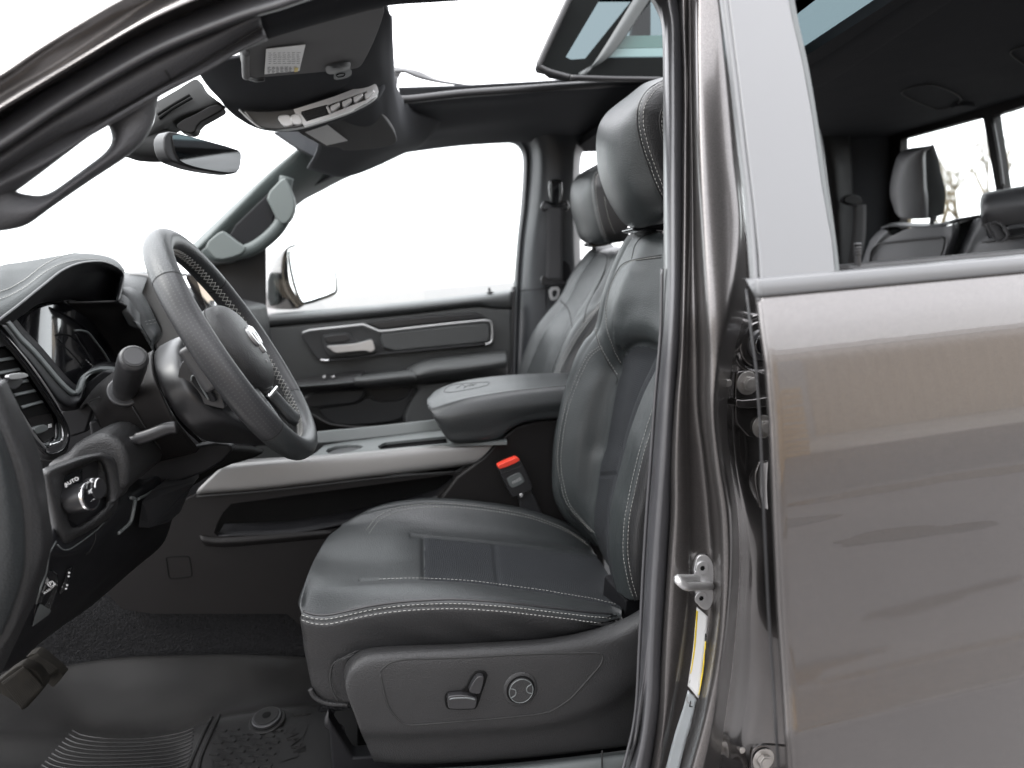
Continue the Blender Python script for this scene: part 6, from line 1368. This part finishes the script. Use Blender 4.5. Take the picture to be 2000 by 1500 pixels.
# ================================================================ floor
zf = .745
fl, FS = loft('floor_carpet', [
 [(-150,1120,.93),(150,1130,.93),(280,1160,.93),(330,1190,.93),(500,1196,.93),(640,1192,.93),(800,1190,.93)],
 [(-150,1180,.89),(150,1190,.89),(300,1205,.89),(500,1208,.89),(640,1200,.89),(800,1196,.89)],
 [(-150,1280,.87),(150,1290,.87),(300,1290,.87),(500,1285,.87),(640,1285,.87),(800,1280,.87)],
 [(-150,1360,.85),(150,1350,.85),(300,1345,.85),(500,1330,.85),(640,1330,.85),(800,1330,.85)]], CRP, T, nu=24, nv=260, disp=lambda u, v, x, y: random.uniform(0,.0016))
prism('floor_pan', [Vector((-1.3,.1,.66)),Vector((.7,.1,.66)),Vector((.7,1.6,.66)),Vector((-1.3,1.6,.66))], PLAD, T, t=.02, bev=0, d=(0,0,-1))
prism('seat_carpet', [(585,1405,.56),(640,1385,.56),(700,1385,.56),(800,1500,.56),(800,1640,.56),(560,1640,.56)], CRP, T, t=.02, bev=.003)
tube('cable_duct', c4([(1850,1180),(1830,1240),(1850,1265),(1900,1280),(1905,1350),(1880,1440),(1890,1560)], .44), .006, SMB, T, n=50)

PE = empty('pedals', T)
def ped(name, Q, Y0, m, rib, nr):
    c_ = V(pdl(Q), Y0)
    prism(name, c_, m, PE, t=.02, bev=.004, ck=1)
ped('brake_pedal', [(-60,1120),(0,1090),(80,1020),(170,965),(200,970),(300,1010),(355,1080),(382,1140),(378,1170),(300,1260),(215,1352),(190,1350),(100,1270),(0,1215),(-60,1200)], .46, MUD, 0, 0)
for k in range(16):
    t_ = k/15; a = Vector((20+ (200-20)*t_, 1110-t_*130, 0)); b = Vector((200+(370-200)*t_, 1345-t_*180, 0))
    tube('brake_pedal_rib', [pt(*pdl([(q.x, q.y-8*math.sin(math.pi*s))])[0], .456) for s, q in [(s, a.lerp(b, s)) for s in (0, .25, .5, .75, 1)]], .0017, MUD, PE, n=10)
ped('accelerator_pedal', [(200,910),(290,860),(345,880),(430,950),(500,1010),(543,1055),(540,1070),(465,1155),(445,1155),(380,1090),(330,1020),(260,960)], .56, MUD, 0, 0)
for k in range(8):
    a = Vector((225+k*13, 918-k*7, 0)); b = Vector((420+k*13, 1085-k*11, 0))
    tube('accelerator_rib', [pt(*pdl([(a.lerp(b, s).x, a.lerp(b, s).y)])[0], .555) for s in (0, .5, 1)], .0016, MUD, PE, n=8)
tube('pedal_arm', [pt(40, 1290, .50), pt(10, 1200, .55), pt(-20, 1100, .6)], .008, SMB, PE, n=20)

# loose rubber mat
MATO = empty('rubber_floor_mat', loc=Vector((-.25, .6, .70))); roots[MATO.name] = 1
tag(MATO, 'ribbed black rubber mat with raised edges lying in the driver footwell', 'floor mat')
mt, MS = loft('mat_tray', [
 c4([(-100,960,.84),(200,950,.84),(330,938,.84),(500,905,.84),(730,880,.84),(1000,872,.84),(1300,866,.84),(1500,872,.84),(1700,880,.84),(2000,890,.84)]),
 c4([(-100,975,.83),(200,965,.83),(330,953,.83),(500,920,.83),(730,895,.83),(1000,886,.83),(1300,880,.83),(1500,886,.83),(1700,894,.83),(2000,900,.83)]),
 c4([(-100,1080,.76),(200,1080,.76),(330,1080,.76),(500,1070,.76),(730,1060,.76),(1000,1040,.76),(1300,1010,.76),(1500,1000,.76),(1700,1000,.76),(2000,1000,.76)]),
 c4([(-100,1200,.68),(200,1210,.68),(330,1220,.68),(500,1240,.68),(730,1230,.68),(1000,1200,.68),(1220,1165,.68),(1500,1120,.68),(1760,1095,.68),(2000,1080,.68)]),
 c4([(-100,1290,.63),(200,1290,.63),(330,1290,.63),(560,1300,.63),(800,1305,.63),(1000,1280,.63),(1210,1215,.63),(1500,1170,.63),(1760,1140,.63),(2000,1120,.63)]),
 c4([(-100,1340,.58),(200,1340,.58),(330,1340,.58),(560,1345,.58),(800,1350,.58),(1000,1320,.58),(1210,1240,.58),(1500,1190,.58),(1760,1160,.58),(2000,1140,.58)]),
 c4([(-100,1500,.50),(200,1500,.50),(330,1500,.50),(560,1500,.50),(800,1500,.50),(1000,1500,.50),(1210,1400,.50),(1500,1360,.50),(1760,1320,.50),(2000,1300,.50)]),
 c4([(-100,1800,.36),(200,1800,.36),(330,1800,.36),(560,1800,.36),(800,1800,.36),(1000,1800,.36),(1210,1760,.36),(1500,1720,.36),(1760,1700,.36),(2000,1680,.36)])], RUBM, MATO, nv=200, nu=10, thick=.003)
bm = bmesh.new()
ribs = []
for k in range(11):
    s = k/10; x0, y0 = 405-s*190, 1292+s*215; x1, y1 = 1085-s*25, 1290+s*225
    ribs.append([(x0, y0), (x0+60, y0+28), (x0+190, y0+46), ((x0+x1)/2+30, y0+48-8*s), (x1-150, y0+30), (x1-60, y0+10), (x1, y0-14)])
for q in ribs:
    P = MS.path(c4(q), .0004, n=60)
    if len(P) > 4: sweep(bm, P, .0016, ns=6)
me = bpy.data.meshes.new('mat_ribs'); bm.to_mesh(me); bm.free(); link('mat_ribs', me, RUBM, MATO)
for q in ([(1222,1212),(1200,1260),(1160,1350),(1120,1450),(1100,1560)], [(1180,1225),(1150,1280),(1110,1370),(1060,1490),(1040,1560)]):
    P = MS.path(c4(q), .001, n=50); tube('mat_ridge', P, .0035, RUBM, MATO, raw=True, ns=10)
bm = bmesh.new()
def blk(Q, h=.0025):
    P = [MS.on(x, y, 0) for x, y in c4(Q)]
    if any(p is None for p in P): return
    n_ = (P[1]-P[0]).cross(P[-1]-P[0]).normalized(); n_ = n_ if n_.dot(CAM-P[0]) > 0 else -n_
    c_ = sum(P, Vector())/len(P)
    A = [bm.verts.new(p) for p in P]; B = [bm.verts.new(p.lerp(c_, .12)+n_*h) for p in P]
    for i in range(len(P)): bm.faces.new((A[i], A[(i+1) % len(P)], B[(i+1) % len(P)], B[i]))
    bm.faces.new(B)
for r_ in range(8):
    for c_ in range(6):
        x = 1235-r_*10+c_*72+(36 if r_ % 2 else 0); y = 1285+r_*33-c_*9
        if x > 1570-r_*8: continue
        if x < 1195: continue
        if (x+30-1495)**2/110**2+(y-1240)**2/65**2 < 1: continue
        blk([(x-30,y+14),(x-14,y-8),(x+14,y-11),(x+34,y+8),(x+20,y+20)])
me = bpy.data.meshes.new('mat_tread'); bm.to_mesh(me); bm.free(); link('mat_tread', me, RUBM, MATO, smooth=False)
bm = bmesh.new()
for k in range(4): blk([(1630+k*24,1200-k*3),(1652+k*24,1193-k*3),(1662+k*24,1210-k*3),(1640+k*24,1216-k*3)])
me = bpy.data.meshes.new('mat_edge_tread'); bm.to_mesh(me); bm.free(); link('mat_edge_tread', me, RUBM, MATO, smooth=False)
for (a, b) in [(1145,1275),(1133,1300),(1125,1325),(1115,1350),(1105,1375),(1095,1402),(1082,1432),(1070,1462),(1060,1490)]:
    h = MS.on(*c4([(a, b)])[0], 0)
    if h: cyl('mat_stud', h, (0,-.3,1), .0018, .003, RUBM, MATO, ns=10, bev=.0004)
h = MS.on(*c4([(1493,1245)])[0], 0) or pt(*c4([(1493,1245)])[0], .56)
for r_, z_, hh, mm in ((.030,0,.006,RUBM), (.024,.006,.006,SMB), (.020,.012,.0015,RUBM), (.007,.0135,.0012,INK)):
    cyl('mat_retainer', h+Vector((0,0,z_)), (0,-.12,1), r_, hh, mm, MATO, bev=.002)
prism('mat_badge_panel', [MS.on(x, y, .0015) or pt(x, y, .5) for x, y in c4([(1600,1275),(1690,1250),(1720,1262),(1660,1440),(1570,1470),(1555,1450)])], RUBM, MATO, t=.003, bev=.001)
text('mat_lettering', 'RAM', MS.on(*c4([(1640,1350)])[0], .003) or pt(*c4([(1640,1350)])[0], .5), (-.35,.9,0), (1,.3,0), .03, PLB, MATO)
# ================================================================ outside
gm = mat('pale_concrete', (.105,.10,.098), .8, noise=.6, nscale=.55, bump=('noise', 40, .3, .01))
bm = bmesh.new(); bmesh.ops.create_grid(bm, x_segments=8, y_segments=8, size=600)
me = bpy.data.meshes.new('ground'); bm.to_mesh(me); bm.free()
g = link('ground', me, gm, smooth=False); g['kind'] = 'structure'
for nm, y0, y1, c_ in (('dark_reflection_strip', -11.5, -6.2, (.045,.045,.047)), ('pale_reflection_strip', -16.9, -11.5, (.30,.29,.27))):  # strips added out of view to stripe the reflection in the door
    bm = bmesh.new(); bm.faces.new([bm.verts.new(v) for v in ((-60,y0,.004),(60,y0,.004),(60,y1,.004),(-60,y1,.004))])
    me = bpy.data.meshes.new(nm); bm.to_mesh(me); bm.free()
    link(nm, me, mat(nm+'_surface', c_, .8, noise=.35, nscale=.5), smooth=False)['kind'] = 'structure'
wat = mat('reflection_water', (.02,.02,.02), .06)  # unseen glossy patches added to streak the reflection in the door paint
for i, (x0, y0, a_, b_) in enumerate(((2.6,-4.9,1.3,.5),(6.0,-5.6,1.6,.4),(3.4,-3.3,.55,.2),(1.3,-2.7,.3,.1))):
    rn = random.Random(i); ph = [rn.uniform(0,6) for _ in range(4)]
    bm = bmesh.new(); vs_ = []
    for k in range(48):
        t_ = k/48*2*math.pi; r_ = 1+.28*math.sin(2*t_+ph[0])+.18*math.sin(3*t_+ph[1])+.08*math.sin(7*t_+ph[2])
        vs_.append(bm.verts.new((x0+a_*r_*math.cos(t_), y0+b_*r_*math.sin(t_), .005)))
    bm.faces.new(vs_); me = bpy.data.meshes.new('reflection_puddle'); bm.to_mesh(me); bm.free()
    link('reflection_puddle', me, wat, smooth=False)['kind'] = 'structure'
def siding():
    m = mat('beige_metal_siding', (.44,.375,.30), .6, noise=.08, nscale=.8)
    return m
# beige shed the truck faces across the yard (it mirrors in the paint)
BLD = empty('warehouse', loc=Vector((3, -17, 0))); roots[BLD.name] = 1
tag(BLD, 'long beige corrugated metal warehouse across the yard behind the photographer', 'warehouse')
bm = bmesh.new(); n = 0; x = -38.0; top = 5.2; prof2 = []
while x < 42:
    for dx, dy in ((0,0),(.12,0),(.16,-.05),(.34,-.05),(.38,0)): prof2.append((x+dx, dy))
    x += .5
A = [bm.verts.new((a, -17+.0-b, 0)) for a, b in prof2]; B = [bm.verts.new((a, -17-b, top)) for a, b in prof2]
for i in range(len(A)-1): bm.faces.new((A[i], A[i+1], B[i+1], B[i]))
me = bpy.data.meshes.new('wall'); bm.to_mesh(me); bm.free(); link('wall', me, siding(), BLD, smooth=False)
prism('eaves', [Vector((-38.3,-17.4,top)),Vector((42.3,-17.4,top)),Vector((42.3,-16.8,top)),Vector((-38.3,-16.8,top))], mat('pale_eaves', (.55,.53,.5), .5), BLD, t=.35, bev=.02, d=(0,0,1))
prism('wall_return', [Vector((-38,-17.1,0)),Vector((42,-17.1,0)),Vector((42,-17.1,top)),Vector((-38,-17.1,top))], mat('shed_backing', (.4,.36,.3), .7), BLD, t=8, bev=0, d=(0,-1,0))
prism('roller_door', [Vector((8,-16.85,0)),Vector((12.5,-16.85,0)),Vector((12.5,-16.85,4)),Vector((8,-16.85,4))], mat('grey_roller_door', (.35,.36,.37), .5), BLD, t=.06, bev=.01)
prism('roller_door', [Vector((-9,-16.85,0)),Vector((-4.5,-16.85,0)),Vector((-4.5,-16.85,4)),Vector((-9,-16.85,4))], mat('grey_roller_door_b', (.35,.36,.37), .5), BLD, t=.06, bev=.01)
# pallet stack mirrored as an ochre patch near the door edge
for k in range(3):
    P_ = empty('timber_pallet_stack', loc=Vector((2.6+k*2.2, -11.5-k*.4, 0))); roots[P_.name] = 1
    tag(P_, ['stack of ochre timber crates nearest the truck, behind the photographer', 'middle stack of ochre timber crates in the yard behind the photographer', 'stack of ochre timber crates farthest along the yard'][k], 'crate stack', 'timber stacks in the yard')
    for q in range(4):
        o = P_.location+Vector((0,0,.02+q*.42))
        for s_ in range(3): prism('board', [o+Vector((0,0,s_*.13)), o+Vector((1.3,0,s_*.13)), o+Vector((1.3,0,s_*.13+.1)), o+Vector((0,0,s_*.13+.1))], bpy.data.materials.get('ochre_timber') or mat('ochre_timber', (.52,.33,.13), .7, noise=.2, nscale=6), P_, t=1.1, bev=.008)
# bare trees beyond the rear window
bark = mat('pale_bark', (.10,.08,.05), .9)
def bare_tree(name, x, y, h, seed, label):
    rn = random.Random(seed); R_ = empty(name, loc=Vector((x, y, 0))); roots[R_.name] = 1
    tag(R_, label, 'tree', 'bare trees beyond the truck')
    bm = bmesh.new(); tw = bmesh.new()
    def br(p, d, L, r, dep):
        q = [p]; 
        for i in range(3): d = (d+Vector((rn.uniform(-.15,.15), rn.uniform(-.15,.15), rn.uniform(-.02,.1)))).normalized(); q.append(q[-1]+d*L/3)
        sweep(bm if dep < 2 else tw, q, lambda t: r*(1-.4*t), ns=5)
        if dep < 5:
            for _ in range(3 if dep < 4 else 4):
                nd = (d+Vector((rn.uniform(-.8,.8), rn.uniform(-.8,.8), rn.uniform(-.1,.5)))).normalized()
                br(q[rn.choice((2, 3, 3))], nd, L*rn.uniform(.55,.75), r*.5, dep+1)
    br(Vector((x, y, 0)), Vector((0,0,1)), h*.38, h*.034, 0)
    for nm, b in (('trunk', bm), ('crown', tw)):
        me = bpy.data.meshes.new(nm); b.to_mesh(me); b.free(); link(nm, me, bark, R_)
for i, (x, y, h) in enumerate(((45,42,9),(51,50,10),(43,45,8),(54,48,12))):
    bare_tree('bare_tree', x, y, h, i+3, ['hazy bare tree beyond the rear window, second from the right of the row','hazy bare tree beyond the rear window, second from the left of the row','lowest bare tree beyond the rear window, leftmost of the row by the headrest','tallest bare tree beyond the rear window, rightmost of the row by the divider'][i])
